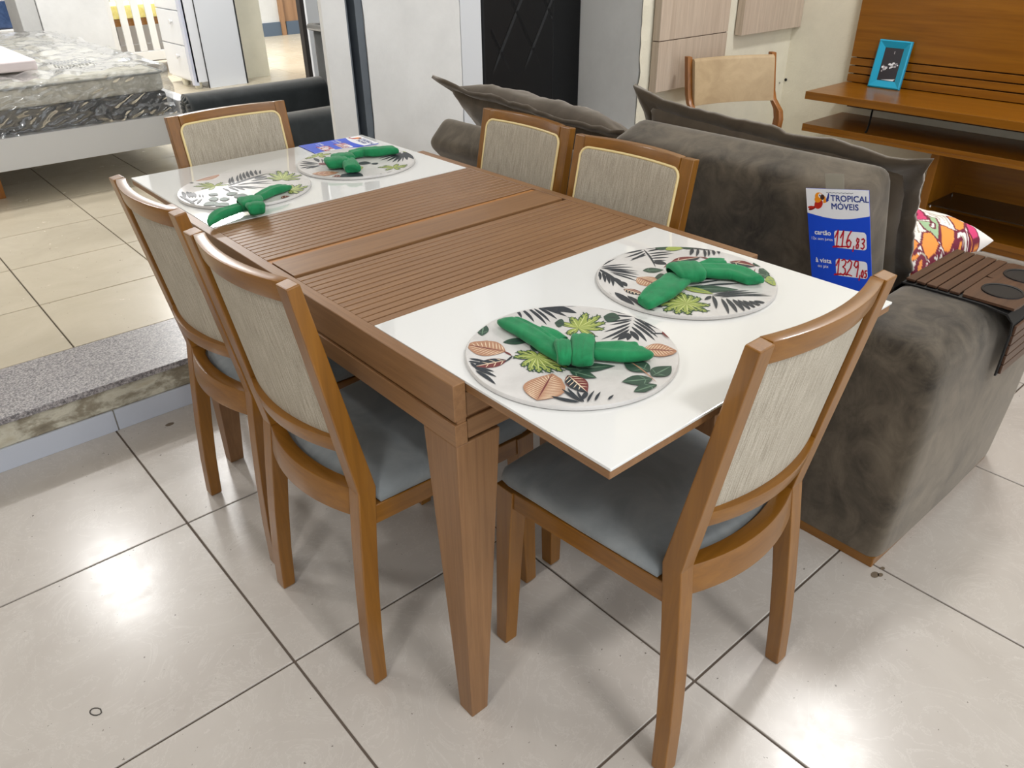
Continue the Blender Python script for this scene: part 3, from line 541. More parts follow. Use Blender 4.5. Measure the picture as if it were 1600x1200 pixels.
def knot(x0, y0, x1, y1, w, seed):
    m = MB(); dx, dy = x1-x0, y1-y0; L = math.hypot(dx, dy); ux, uy = dx/L, dy/L; nx, ny = -uy, ux; cx, cy = (x0+x1)/2, (y0+y1)/2; hl = L/2+.002; hw = w/2
    def g(u, v):
        a = 2*pi*u; e = -1+2*v; k = max(0, 1-abs(e)**7)**.5
        ca, sa = sq(cos(a), .75), sq(sin(a), .7)
        f = 1+.05*noise.noise(Vector((cos(a)*2+seed, sin(a)*2, e*2)))
        l = e*hw*(1+.10*sin(a+seed)); s_ = hl*ca*(.55+.45*k)*f; z = .0148*sa*(.5+.5*k)*f*(1-.12*e*e)
        crease = (.0013*math.exp(-((e-.35*sin(a*1.0+seed)-.2)/.12)**2)+.0011*math.exp(-((e+.5+.2*cos(a))/.1)**2))*(1 if sa > -.2 else 0)
        return (cx+nx*l+ux*s_, cy+ny*l+uy*s_, max(.0006, .0152+z-crease))
    return m.grid(g, 40, 26, wrapu=True)
for k in (1, 2, 3, 4):
    cx, cy = DC[k]
    t = thing('placemat', plab[k], 'placemat', (cx, cy, H), group='leaf print placemats on the table')
    link('board', board, t); link('leaf_print', make_print(PRINTS[k]), t, (0, 0, .0081), kind='stuff')
    nk = thing('napkin', nlab[k], 'napkin', (cx, cy, H+.0088), group='knotted green napkins')
    for i, e in enumerate(NAPKINS[k]):
        if e[0] == 'T':
            lim = {1: .05, 2: .054, 3: .032, 4: .044}[k]
            tail([(x*1e-4, y*1e-4, min(lim, w*1e-4)) for x, y, w in e[1]], i*1.7+k, k > 2).obj('tail', GREEN, nk, 0, 'all')
        else:
            x0, y0, x1, y1, w = [q*1e-4 for q in e[1:]]
            if k > 2:
                f = min(1, .06/math.hypot(x1-x0, y1-y0)); mx, my = (x0+x1)/2, (y0+y1)/2; x0, x1, y0, y1 = mx+(x0-mx)*f, mx+(x1-mx)*f, my+(y0-my)*f, my+(y1-my)*f; w = min(w, .062)
            knot(x0, y0, x1, y1, min(w, .062), i+k).obj('knot', GREEN, nk, 0, 'all')

# ------------------------------------------------------------------ price cards
def ribbon(m, P, w, z, mat=0):
    for i in range(len(P)-1):
        (ax, ay), (bx, by) = P[i], P[i+1]; L = math.hypot(bx-ax, by-ay)+1e-9; nx, ny = -(by-ay)/L*w/2, (bx-ax)/L*w/2; ex, ey = (bx-ax)/L*w*.3, (by-ay)/L*w*.3
        m.quad([(ax+nx-ex, ay+ny-ey, z), (bx+nx+ex, by+ny+ey, z), (bx-nx+ex, by-ny+ey, z), (ax-nx-ex, ay-ny-ey, z)], mat)
DIG = {'1': [[(0, .55), (.28, 1), (.22, .0)], [(-.05, .0), (.45, .05)]], '3': [[(.05, .9), (.3, 1), (.5, .85), (.4, .62), (.2, .52), (.45, .42), (.52, .2), (.3, 0), (.02, .1)]], '2': [[(.05, .8), (.25, 1), (.48, .85), (.4, .5), (.0, .03), (.2, .08), (.58, .02)]],
       '9': [[(.5, .75), (.3, .55), (.08, .7), (.2, .97), (.45, .95), (.5, .6), (.42, .0)]], '6': [[(.45, 1), (.2, .7), (.06, .3), (.22, .0), (.45, .1), (.5, .35), (.3, .48), (.1, .32)]], '8': [[(.45, .9), (.2, 1), (.1, .75), (.45, .35), (.4, .05), (.15, .02), (.1, .25), (.45, .7), (.45, .9)]],
       '0': [[(.3, 1), (.08, .6), (.15, .1), (.35, 0), (.5, .4), (.42, .85), (.3, 1)]], '5': [[(.5, 1), (.15, .95), (.12, .6), (.4, .6), (.48, .3), (.3, .02), (.05, .08)]], ',': [[(.2, .15), (.12, -.25)]]}
def scrawl(m, x, y, txt, h, w, z, mat):
    for chx, sc, dx in txt:
        for st in DIG[chx]: ribbon(m, [(x+(px*.62+py*.12)*h*sc, y+py*h*sc) for px, py in st], w, z, mat)
        x += dx*h
def price_card(label, M, w, h, numbers):
    t = thing('price_card', label, 'sign'); t.matrix_world = M
    MB().box(0, w, -h, 0, 0, .0012).obj('card', BLUEP, t)
    z = .0014; hd = MB(); yb = -h*.235; P = [(0, 0), (w, 0)]+[(w*(1-k/12), yb-h*.045*sin(pi*k/12)) for k in range(13)]
    hd.quad([(x, y, z) for x, y in P][::-1]).obj('header', PAPER, t)
    pb = MB()
    for yc in (-.475, -.755):
        pb = MB().quad([(x, y, z) for x, y in rrect(w*.43, w*.94, h*(yc-.085), h*(yc+.085), w*.05)]); pb.obj('price_box', PAPER, t)
    for txt, sz, x, y, mat, b in (('TROPICAL', .088, .40, -.112, NAVY, .03), ('MÓVEIS', .088, .40, -.188, NAVY, .03), ('cartão', .074, .10, -.445, PAPER, .03), ('12x sem juros', .044, .035, -.497, PAPER, .004), ('à vista', .074, .09, -.725, PAPER, .03), ('ou pix', .05, .12, -.775, PAPER, .004)):
        link('lettering', text_mesh(txt, sz*w*1.45, mat, bold=b*sz*w*2), t, (x*w, y*h, z+.0003))
    m = MB(); q = .165*h*.98
    scrawl(m, w*.425, h*-.548, [('1', 1, .34), ('1', 1, .36), ('6', 1, .40), (',', .8, .2), ('8', .62, .32), ('3', .62, .3)], q, w*.02, z+.0006, 0); ribbon(m, [(w*.4, h*-.555), (w*.66, h*-.535)], w*.02, z+.0005)
    scrawl(m, w*.42, h*-.828, [('1', 1, .30), ('3', 1, .37), ('2', 1, .40), ('9', 1, .36), (',', .8, .15), ('0', .45, .2), ('5', .45, .3)], q, w*.02, z+.0006, 0); ribbon(m, [(w*.4, h*-.835), (w*.6, h*-.815)], w*.02, z+.0005)
    m.obj('handwriting', REDINK, t, kind='stuff')
    m = MB(); wx = w*.3
    ribbon(m, [(w*(.34+.03*i), -h*(.030+.006*(i % 2))) for i in range(15)], w*.008, z+.0004); m.obj('pencil_note', plain('pencil_grey', c(120, 124, 140), .6), t)
    # small macaw emblem of flat colour shapes
    E = MB(); cols = [plain('emblem_red', c(190, 40, 24), .5), plain('emblem_orange', c(244, 150, 30), .5), plain('emblem_blue', c(40, 60, 150), .5), plain('emblem_beak', c(70, 40, 30), .5), plain('emblem_white', c(250, 245, 235), .5), plain('emblem_deep_red', c(130, 24, 24), .5)]
    def ell(cx, cy, a, b, rot, mat, zz): E.quad([(w*(cx+a*cos(t_)*cos(rot)-b*sin(t_)*sin(rot)), w*(cy+a*cos(t_)*sin(rot)+b*sin(t_)*cos(rot)), zz) for t_ in [2*pi*k/16 for k in range(16)]], mat)
    ell(.09, -.305, .07, .024, .45, 5, z+.0002); ell(.07, -.290, .055, .02, .1, 0, z+.00025); ell(.2, -.235, .085, .062, .9, 0, z+.0003); ell(.215, -.12, .068, .065, 0, 1, z+.0004); ell(.195, -.16, .062, .05, .6, 1, z+.00045)
    ell(.235, -.105, .032, .036, 0, 4, z+.0005); ell(.228, -.1, .010, .014, 0, 2, z+.0006); ell(.27, -.125, .036, .042, -.3, 3, z+.0007)
    for i in range(4): ell(.33+.012*i, -.185+.025*i, .05, .014, .5+.28*i, 2, z+.0003+i*2e-5); ell(.305, -.2+.02*i, .03, .013, .3+.3*i, 1, z+.0004+i*2e-5)
    E.obj('bird_emblem', cols, t)
    return t
# ------------------------------------------------------------------ sofa, its cushions, tray and loose pillows
sofa = thing('sofa', 'taupe brown velvet sofa with two back cushions, standing beside the table', 'sofa', (1.5, .6, 0)); ABS.add(sofa.name)
MB().box(1.0, 1.685, -.325, 1.52, .0, .028).obj('wooden_plinth', OAK['y'], sofa, .003)
def arm_block(y0, y1, x0, x1, z0, z1):
    m = MB(); prof = []
    def rr(cy, cz, a0, a1, r): return [(cy+r*cos(radians(a)), cz+r*sin(radians(a))) for a in [a0+(a1-a0)*k/6 for k in range(7)]]
    prof = [(y1, z0), ]+rr(y1-.05, z1-.05, 0, 90, .05)+rr(y0+.075, z1-.075, 90, 180, .075)+[(y0-.010, z1-.22), (y0-.006, z0+.2), (y0+.006, z0)]
    R = []
    for x, ins in ((x0, .03), (x0+.004, .018), (x0+.014, .008), (x0+.035, .002), (x0+.07, 0), (x0+.2, -.003), (x0+.4, -.005), (x1-.07, 0), (x1-.03, .006), (x1-.01, .016), (x1, .034)):
        cy = sum(p[0] for p in prof)/len(prof); cz = (z0+z1)/2
        R.append([(x, cy+(y-cy)*(1-ins/(abs(y1-y0)/2)), cz+(z-cz)*(1-ins/((z1-z0)/2)) if z > z0+.01 else z) for y, z in prof])
    return m.loft(R)
arm_block(-.338, -.095, 1.0, 1.725, .028, .600).obj('arm', SOFA, sofa, 0, True)
MB().box(1.002, 1.12, -.09, 1.50, .03, .42).box(1.05, 1.75, -.09, 1.50, .05, .36).obj('body', SOFA, sofa, .015, True, seg=3)
for y0, y1 in ((-.085, .70), (.71, 1.5)):
    MB().box(1.16, 1.79, y0, y1, .36, .475).obj('seat_cushion', SOFA, sofa, .03, True, seg=4)
def back_cushion(y0, y1, bx, bz, tx, tz, th, bev=.05):
    # slab leaning from (bx,bz) to (tx,tz), thickness towards +x
    d = Vector((tx-bx, 0, tz-bz)); h = d.length; d.normalize(); nrm = Vector((d.z, 0, -d.x)); M = Matrix(((d.x, 0, nrm.x, bx), (0, 1, 0, (y0+y1)/2), (d.z, 0, nrm.z, bz), (0, 0, 0, 1)))
    w = (y1-y0)/2; m = MB(); m.box(0, h, -w, w, 0, th); me = m.mesh('back_cushion', SOFA, bev, True, 6)
    me.transform(M); return link('back_cushion', me, sofa), M, h
_, MBK, HB = back_cushion(-.062, .695, 1.225, .40, 1.075, .855, .16)
back_cushion(.715, 1.46, 1.26, .44, .985, .728, .125, .04)
# price card taped to the rear face of the nearer back cushion
d_ = Vector((1.075-1.225, 0, .855-.40)).normalized(); nout = Vector((-d_.z, 0, d_.x))
def onback(y, z): 
    k = (z-.40)/d_.z; return Vector((1.225+d_.x*k, y, .40+d_.z*k))+nout*.004
o_ = onback(.066, .852); ux = onback(-.083, .881)-o_; uy = -d_
Msig = frame(o_, ux, (-.13, 0, 1))
pc = price_card('blue price card taped upright to the back of the taupe sofa', Msig, .152, .245, None)
tp = MB().box(.05, .094, -.006, .034, -.0006, .0004).obj('tape', plain('clear_tape', c(168, 164, 150), .15, Alpha=.55), pc)
# flat card on the far leaf
Mt = frame((.757, 1.503, .7806), (-.01, -.13, 0), (1, 0, 0))
pc2 = price_card('blue price card lying flat on the far white leaf', Mt, .133, .214, None)

# loose flanged pillows
def flanged_pillow(name, label, M, w, h, t, seed, fl=.035, grp=None):
    p = thing(name, label, 'pillow'); p.matrix_world = M
    if grp: p['group'] = grp
    cushion(w, h, t, 44, 30, 3.2, .02, seed, .04).obj('cover', SOFAP, p, 0, 'all')
    m = MB(); per = []
    n = 120
    for k in range(n):
        a = 2*pi*k/n; ca, sa = cos(a), sin(a); e = 1/max(abs(ca), abs(sa)); per.append((ca*e, sa*e, a))
    def rg(off, out):
        R = []
        for ux_, uy_, a in per:
            wv = noise.noise(Vector((ux_*3+seed, uy_*3, 1.5)))*.016+noise.noise(Vector((ux_*9+seed, uy_*9, 7)))*.007
            wi = noise.noise(Vector((ux_*8+seed, uy_*8, 4)))*.012*(out > 0); x = ux_*(w/2-.016+out+wi); y = uy_*(h/2-.016+out+wi); cs = .03*(abs(ux_)*abs(uy_))**8
            R.append((x+ux_*cs*(out > 0), y+uy_*cs*(out > 0), off+wv*(out/.03 if out > 0 else .3)))
        return R
    th = .007
    rings = [rg(-th, -.01), rg(-th, fl*.5), rg(-th*.8, fl), rg(th*.8, fl), rg(th, fl*.5), rg(th, -.01)]
    m.v = [q for r in rings for q in r]
    for i in range(6):
        for k in range(n):
            a = i*n+k; b = i*n+(k+1) % n; cc = ((i+1) % 6)*n+(k+1) % n; dd = ((i+1) % 6)*n+k; m.f.append((a, b, cc, dd)); m.mi.append(0)
    m.obj('flange', SOFAP, p, 0, 'all'); return p
def pose(ctr, xdir, ydir): 
    M = frame(ctr, xdir, ydir); return M
flanged_pillow('throw_pillow', 'large taupe flanged pillow upright behind the cushion with the price card', pose((1.355, .312, .684), (0, -1, -.05), (-.44, 0, .9)), .775, .50, .16, 3, grp='flanged taupe pillows on the sofa')
flanged_pillow('throw_pillow', 'large taupe flanged pillow lying back on the far sofa cushion near the white column', pose((1.35, 1.14, .725), (.0, -1, -.045), (-.8, 0, .6)), .82, .46, .19, 11, grp='flanged taupe pillows on the sofa')

# arm tray: slats on a black mat draped over the arm, two cup wells
tray = thing('armrest_tray', 'dark slatted wooden tray with two cup wells draped over the sofa arm', 'tray', (1.46, -.22, .6)); ABS.add(tray.name)
XT0, XT1 = 1.302, 1.605
prof = [(-.085, .455), (-.088, .55), (-.094, .585), (-.108, .603), (-.20, .606), (-.30, .606), (-.348, .600), (-.364, .586), (-.367, .56), (-.366, .450)]
def shear(y): return 0.
mt = MB()
R = []
for x in (XT0, XT1): R.append([(x+shear(min(-.1, max(y, -.36))), y, z) for y, z in prof]+[(x+shear(min(-.1, max(y, -.36))), y-(-.004 if y > -.09 else .004 if y < -.33 else 0), z+(.004 if -.35 < y < -.09 else 0)) for y, z in reversed(prof)])
mt.loft(R).obj('mat', BLACK, tray)
DT = wood('dark_tray_wood', c(62, 40, 28), c(90, 62, 44), 'x', rough=.35, freq=60)
def slat(y0, y1, z0, z1, nm='slat'):
    m = MB(); s0, s1 = shear(max(y0, -.36)), shear(max(y1, -.36)); ny, nz = (-(z1-z0), (y1-y0)); L = math.hypot(ny, nz); ny, nz = ny/L*-.006, nz/L*-.006
    if nz < 0 or (abs(nz) < 1e-6 and ny > 0): ny, nz = -ny, -nz
    if y0 < -.36: ny, nz = -.006, 0
    if y0 > -.09: ny, nz = .006, 0
    q = [(XT0+.009+s0, y0, z0), (XT0+.009+s1, y1, z1), (XT1-.004+s1, y1, z1), (XT1-.004+s0, y0, z0)]
    m.loft([q, [(x, y+ny, z+nz) for x, y, z in q]]); return m.obj(nm, DT, tray, .001, seg=1)
for a, b in ((-.112, -.134), (-.137, -.159), (-.162, -.186), (-.189, -.213), (-.216, -.2385)): slat(a, b, .611, .611)
for k in range(5): slat(-.370, -.370, .578-k*.0255, .578-k*.0255-.0228)
for k in range(3): slat(-.0805, -.0805, .565-k*.031, .565-k*.031-.027)
# plain top panel with two round wells cut through it
pm = MB(); y0, y1 = -.241, -.362; cups = [(1.395, -.303, .041), (1.528, -.303, .041)]
import itertools
def panel_with_holes():
    m = MB(); zt = .617; zb_ = .611
    cells = [(XT0+.009, 1.4615), (1.4615, XT1-.004)]
    for (xa, xb), (cx, cy, r) in zip(cells, cups):
        N = 32; inn = [(cx+r*cos(2*pi*k/N), cy+r*sin(2*pi*k/N)) for k in range(N)]; out = []
        for k in range(N):
            ca, sa = cos(2*pi*k/N), sin(2*pi*k/N); tx_ = ((xb-cx) if ca > 0 else (cx-xa))/max(abs(ca), 1e-6); ty_ = ((y0-cy) if sa > 0 else (cy-y1))/max(abs(sa), 1e-6); t_ = min(tx_, ty_); out.append((cx+ca*t_+shear(cy+sa*t_)-shear(cy), cy+sa*t_))
        sh = shear(cy); P = [[(x+sh*1.0 if 0 else x, y, zt) for x, y in inn], [(x, y, zt) for x, y in out], [(x, y, zb_) for x, y in out], [(x, y, zb_) for x, y in inn]]
        i0 = len(m.v)
        for r_ in P: m.v += r_
        for a in range(4):
            for k in range(N):
                j = (k+1) % N; b = (a+1) % 4; m.f.append((i0+a*N+k, i0+a*N+j, i0+b*N+j, i0+b*N+k)); m.mi.append(0)
    return m
TRW = []
panel_with_holes().obj('top_panel', DT, tray)
for cx, cy, r in cups:
    MB().lathe([(r+.005, .6173), (r+.004, .6193), (r-.001, .6185), (r-.0015, .6095), (r-.003, .608), (.002, .608)], 32, (cx, cy, 0)).obj('cup_well', BLACKL, tray, 0, True)
# printed cushion beside the tray
PCOL = [c(240, 232, 226), c(216, 62, 116), c(244, 152, 66), c(162, 192, 150), c(178, 168, 150), c(112, 18, 50)]
def printed_cushion():
    t = thing('printed_cushion', 'pink and orange retro print cushion between the tray and the taupe pillow', 'pillow', (1.67, .095, .566)); 
    mb = cushion(.45, .41, .17, 140, 110, 2.6, .008, 5, .07)
    polys = []
    for k, L in PILLOW_PRINT:
        q = [(L[i]/100, L[i+1]/100) for i in range(0, len(L), 2)]; polys.append((k, q, min(a for a, b in q)-.03, max(a for a, b in q)+.03, min(b for a, b in q)-.03, max(b for a, b in q)+.03))
    def col(u, v):
        if v > .45 or u < -1.1: u2, v2 = (u*1.3+.2) % 1.6-.9, (v*1.3+.6) % 1.5-.9
        else: u2, v2 = u, v
        res = 0
        for k, q, x0, x1, y0, y1 in polys:
            if not (x0 <= u2 <= x1 and y0 <= v2 <= y1): continue
            ins = False; dm = 9.
            for i in range(len(q)):
                (ax, ay), (bx, by) = q[i-1], q[i]
                if (ay > v2) != (by > v2) and u2 < (bx-ax)*(v2-ay)/(by-ay)+ax: ins = not ins
                dx, dy = (bx-ax), (by-ay); L2 = dx*dx+dy*dy+1e-9; tt = max(0, min(1, ((u2-ax)*dx+(v2-ay)*dy)/L2)); d = math.hypot(u2-ax-tt*dx, (v2-ay-tt*dy)*.7); dm = min(dm, d)
            if k in (1, 2, 3) or len(q) in (11, 12):
                if dm < (.011 if k != 4 else 0): res = 5; continue
            if ins: res = k
        if res == 0 and (v > .25 or u < -.75):
            iu, iv = math.floor(u*3.2), math.floor(v*3.2+.5*(math.floor(u*3.2) % 2)); fu, fv = u*3.2-iu-.5, v*3.2+.5*(iu % 2)-iv-.5; rr = math.hypot(fu, fv)
            if rr < .47: res = 5 if rr > .42 else (0 if .16 < rr < .22 else (1, 2, 3, 2, 1)[(iu*2+iv*3) % 5])
        return PCOL[res]
    mt_ = NT('retro_print_cotton', .75); at = mt_.n('ShaderNodeVertexColor'); at.layer_name = 'print'; mt_.base(at.outputs[0])
    me = mb.mesh('cover', mt_.m, 0, 'all')
    ca = me.color_attributes.new('print', 'FLOAT_COLOR', 'POINT')
    for i, v in enumerate(me.vertices): ca.data[i].color = col(v.co.x/.225, v.co.y/.205)
    link('cover', me, t); return t
printed_cushion()

# ------------------------------------------------------------------ teak wall unit
tv = thing('wall_unit', 'teak entertainment wall unit with cantilevered shelves against the right wall', 'tv unit', (3.5, 0, 0)); ABS.add(tv.name)
MB().box(3.30, 3.745, -1.4, 1.35, .590, .628).obj('upper_shelf', TEAK['y'], tv, .002)
MB().box(3.335, 3.745, -1.4, 1.356, .440, .462).box(3.335, 3.36, -1.4, 1.356, .425, .4401).obj('lower_shelf', TEAK['y'], tv, .002)
zz = .632
for h in (.044, .040, .040):
    MB().box(3.700, 3.722, -1.4, 1.345, zz, zz+h-.006).obj('board', TEAK['y'], tv, .002); zz += h
MB().box(3.700, 3.722, -1.4, 1.345, zz, 1.9).obj('back_board', TEAK['y'], tv, .002)
MB().box(3.722, 3.748, -1.38, 1.325, .5, 1.9).obj('backing', plain('unit_backing', c(70, 40, 18), .7), tv)
MB().box(3.42, 3.745, .665, .705, .03, .440).obj('side_panel', TEAK['z'], tv, .002)
MB().box(3.42, 3.745, -1.4, -1.36, .03, .440).obj('side_panel', TEAK['z'], tv, .002)
MB().box(3.43, 3.745, -1.36, .665, .03, .06).box(3.44, 3.46, -1.36, .665, .0, .03).obj('base_panel', TEAK['y'], tv, .002)
MB().box(3.725, 3.74, -1.36, .665, .06, .44).obj('niche_back', TEAK['y'], tv)
MB().box(3.43, 3.72, -1.35, .664, .160, .166).obj('glass_shelf', plain('smoked_glass', c(36, 30, 24), .05, Alpha=.55), tv, .001)
for x in (3.44, 3.69): MB().lathe([(.001, 0), (.006, 0), (.006, .012), (.001, .012)], 10, (x, .655, .15)).obj('shelf_pin', plain('chrome_pin', c(210, 210, 210), .2, Metallic=1.), tv, 0, True)
cb = MB().tube(catmull([(3.56, 1.11, .612), (3.52, 1.085, .585), (3.42, 1.04, .50), (3.37, 1.022, .468), (3.355, 1.02, .466)], 5), .0045, 8).obj('power_cable', BLACK, None, 0, 'all', label='short black cable hanging between the two teak shelves', category='cable')
# blue picture frame leaning on the shelf
Mf = frame((3.648, 1.195, .6285), (0, -1, 0), (.16, 0, 1))
pf_ = thing('picture_frame', 'turquoise picture frame leaning on the teak shelf', 'picture frame'); pf_.matrix_world = Mf
FB = plain('turquoise_paint', c(24, 160, 198), .3)
fw_, fh_, b_ = .168, .228, .036
m = MB()
O = [(0, 0), (fw_, 0), (fw_, fh_), (0, fh_)]; I_ = [(b_, b_), (fw_-b_, b_), (fw_-b_, fh_-b_), (b_, fh_-b_)]; e = .006; O2 = [(e, e), (fw_-e, e), (fw_-e, fh_-e), (e, fh_-e)]
rings = [[(x, y, -.004) for x, y in O], [(x, y, .010) for x, y in O], [(x, y, .014) for x, y in O2], [(x, y, .003) for x, y in I_], [(x, y, -.004) for x, y in I_]]
m.v = [q for r in rings for q in r]
for i in range(5):
    for k in range(4): m.f.append((i*4+k, i*4+(k+1) % 4, ((i+1) % 5)*4+(k+1) % 4, ((i+1) % 5)*4+k)); m.mi.append(0)
m.obj('frame_border', FB, pf_)
ph = MB().box(b_-.004, fw_-b_+.004, b_-.004, fh_-b_+.004, -.003, .001); ph.obj('photo', plain('dark_photo', c(52, 50, 56), .25), pf_)
bl = MB(); rg_ = random.Random(5)
for i in range(26):
    u_ = rg_.uniform(.1, .9); v_ = .34+.18*(u_)+rg_.uniform(-.1, .1); r = rg_.uniform(.003, .0075); x, y = b_+u_*(fw_-2*b_), b_+v_*(fh_-2*b_); bl.quad([(x+r*cos(k*pi/4)*rg_.uniform(.6, 1.2), y+r*sin(k*pi/4)*rg_.uniform(.5, 1), .0013+i*1e-5) for k in range(8)], i % 2)
bl.quad([(b_+.02, b_+.004, .0014), (fw_-b_-.004, b_+.012, .0014), (fw_-b_-.012, b_+.002, .0014)], 0); bl.quad([(fw_*.52, fh_*.72, .0013), (fw_*.54, fh_*.72, .0013), (fw_*.54, fh_*.78, .0013), (fw_*.52, fh_*.78, .0013)], 1)
bl.obj('photo_print', [plain('photo_white', c(236, 236, 240), .3), plain('photo_grey', c(176, 172, 178), .3)], pf_)
MB().box(.07, .1, .0, .16, -.0045, -.004).obj('back_stay', BLACK, pf_)

# ------------------------------------------------------------------ beige boards on the far wall
for (x0, x1, z0, z1, lab, seam) in ((2.522, 3.06, .672, 1.9, 'beige wood board low on the far wall beside the wall edge, crossed by a seam', .900), (3.185, 3.748, .872, 1.9, 'beige wood board higher on the far wall, next to the corner', None)):
    o = thing('beige_headboard', lab, 'headboard', ((x0+x1)/2, 1.72, z0)); ABS.add(o.name)
    if seam:
        MB().box(x0, x1, 1.700, 1.742, z0, seam-.002).obj('board', PALE, o, .0015); MB().box(x0, x1, 1.700, 1.742, seam+.002, z1).obj('board', PALE, o, .0015)
        MB().box(x0+.004, x1-.004, 1.706, 1.742, seam-.004, seam+.004).obj('seam', plain('seam_brown', c(96, 80, 66), .8), o)  # brown strip filling the joint between the two boards
    else: MB().box(x0, x1, 1.700, 1.742, z0, z1).obj('board', PALE, o, .0015)
# tan armless chair against the far wall (front towards local +y)
def tan_chair():
    t = thing('tan_side_chair', 'reddish wooden chair with a tan padded back against the far wall', 'chair', (2.83, 1.46, 0), radians(154.5))
    hw = .215
    ks = [(0, -.10), (.2, -.05), (.40, .0), (.50, .03), (.54, .035), (.58, .02), (.625, -.035), (.66, -.055), (.74, -.075), (.83, -.095)]
    def cy(z):
        for (z0, y0), (z1, y1) in zip(ks, ks[1:]):
            if z0 <= z <= z1: return y0+(y1-y0)*(z-z0)/(z1-z0)
    for s in (-1, 1):
        R = []
        for z in (0, .2, .4, .5, .54, .58, .625, .66, .74, .83):
            y = cy(z); w = .026; d = .052 if z > .45 and z < .62 else .036
            R.append([(s*(hw+.024)-w/2*s*2, y, z), (s*(hw+.024), y, z), (s*(hw+.024), y+d, z), (s*(hw+.024)-w/2*s*2, y+d, z)])
        MB().loft(R).obj('leg', BEECH['z'], t, .005, True)
        MB().loft([[(s*.17, .40, 0), (s*.20, .40, 0), (s*.20, .43, 0), (s*.17, .43, 0)], [(s*.175, .38, .43), (s*.215, .38, .43), (s*.215, .43, .43), (s*.175, .43, .43)]]).obj('leg', BEECH['z'], t, .003)
        MB().box(min(s*.19, s*.215), max(s*.19, s*.215), .0, .40, .385, .43).obj('seat_rail', BEECH['y'], t, .002)
    TANF = soft('tan_leatherette', c(172, 148, 114), c(190, 166, 130), rough=.55, scale=8, fine=200, bump=.1, sheen=.05)
    m = MB(); R = []
    for k in range(13):
        x = -hw+2*hw*k/12; yb = -.035*(1-(x/hw)**2)
        R.append([(x, -.03+yb+.0, .615), (x, .012+yb, .617), (x, -.028+yb, .812), (x, -.042+yb, .824), (x, -.07+yb, .815)])
    m.loft(R).obj('back_pad', TANF, t, .004, True)
    MB().box(-.2, .2, .0, .44, .43, .475).obj('seat', TANF, t, .015, True, seg=3)
    return t
tan_chair()
# black tufted headboard in the alcove
hb = thing('headboard', 'tall black leatherette headboard with diamond tufting in the alcove', 'headboard', (2.1, 2.2, 0)); ABS.add(hb.name)
m = MB(); nx, nz = 120, 300
def tuft(u, v):
    x = 1.79+.467*u; z = .17+1.63*v; d = 0
    if z > .74:
        a = ((x-1.905)/.2+(z-.875)/.33); b = ((x-1.905)/.2-(z-.875)/.33)
        g = min(abs((a % 1)-.5), abs((b % 1)-.5)); g = .5-max(abs((a % 1)-.5), abs((b % 1)-.5)); f = min(1, g/.04); fade = min(1, (z-.78)/.1) if z > .78 else 0
        d = .009*(1-f)*fade*(1 if 1.85 < x < 2.23 else 0)
    ex = min(u, 1-u)/.05; rr = .02*(1-min(1, ex))**2
    return (x, 2.125+d+rr, z)
m.grid(tuft, nx, nz); m.box(1.792, 2.255, 2.145, 2.2, .17, 1.8); m.obj('tufted_panel', BLACKL, hb, 0, 'all')
MB().box(2.262, 2.45, 2.15, 2.2, .17, 1.8).obj('dark_recess_board', BLACKL, hb, .006)  # black board stands in for the dark recess beside the headboard

# ------------------------------------------------------------------ raised floor furniture: bed, mattress, armchair, dresser, crib
WP = plain('white_bed_laminate', c(226, 226, 226), .35)
bed = thing('bed_frame', 'white laminate bed frame on the raised floor carrying the wrapped mattress', 'bed', (0, 5, .17)); ABS.add(bed.name)
MB().box(-1.3, 1.0, 3.90, 3.955, .318, .478).obj('side_rail', WP, bed, .003)
MB().box(-1.3, 1.0, 6.25, 6.30, .318, .478).obj('side_rail', WP, bed, .003)
MB().box(1.0, 1.085, 3.90, 6.30, .30, .545).obj('foot_board', WP, bed, .004)
MB().box(-1.3, 1.0, 3.955, 6.25, .43, .455).obj('slat_base', WP, bed)
for x, y in ((.0, 4.0), (1.04, 3.95), (.0, 6.1), (1.04, 6.2), (-1.2, 4.0), (-1.2, 6.1)):
    MB().loft([[(x-.03, y-.03, .17), (x+.03, y-.03, .17), (x+.03, y+.03, .17), (x-.03, y+.03, .17)], [(x-.035, y-.035, .43), (x+.035, y-.035, .43), (x+.035, y+.035, .43), (x-.035, y+.035, .43)]]).obj('leg', BEECH['z'], bed, .003)
mat_ = thing('mattress', 'cream and charcoal mattress wrapped in clear plastic on the white bed', 'mattress', (-.1, 5.1, .48)); ABS.add(mat_.name)
MB().box(-1.28, .955, 3.93, 6.25, .482, .600).obj('base_layer', plain('charcoal_mattress_side', c(46, 48, 52), .8), mat_, .02, True, seg=4)
MB().box(-1.28, .955, 3.93, 6.25, .600, .712).obj('quilted_layer', soft('cream_quilting', c(186, 183, 170), c(222, 220, 210), rough=.8, scale=16, fine=60, bump=.3, sheen=.1), mat_, .035, True, seg=4)
MB().tube([(-1.25, 3.922, .70), (.93, 3.922, .70), (.962, 3.96, .70), (.962, 6.2, .70)], .006, 8).obj('piping', plain('grey_piping', c(150, 152, 148), .6), mat_, 0, 'all')
PL = bpy.data.materials.new('clear_plastic_film'); PL.use_nodes = True; t_ = PL.node_tree; t_.nodes.remove(t_.nodes['Principled BSDF'])
tr_ = t_.nodes.new('ShaderNodeBsdfTransparent'); tr_.inputs[0].default_value = (.97, .97, .97, 1); gl_ = t_.nodes.new('ShaderNodeBsdfGlossy'); gl_.inputs['Roughness'].default_value = .09; fr_n = t_.nodes.new('ShaderNodeFresnel'); fr_n.inputs[0].default_value = 1.6
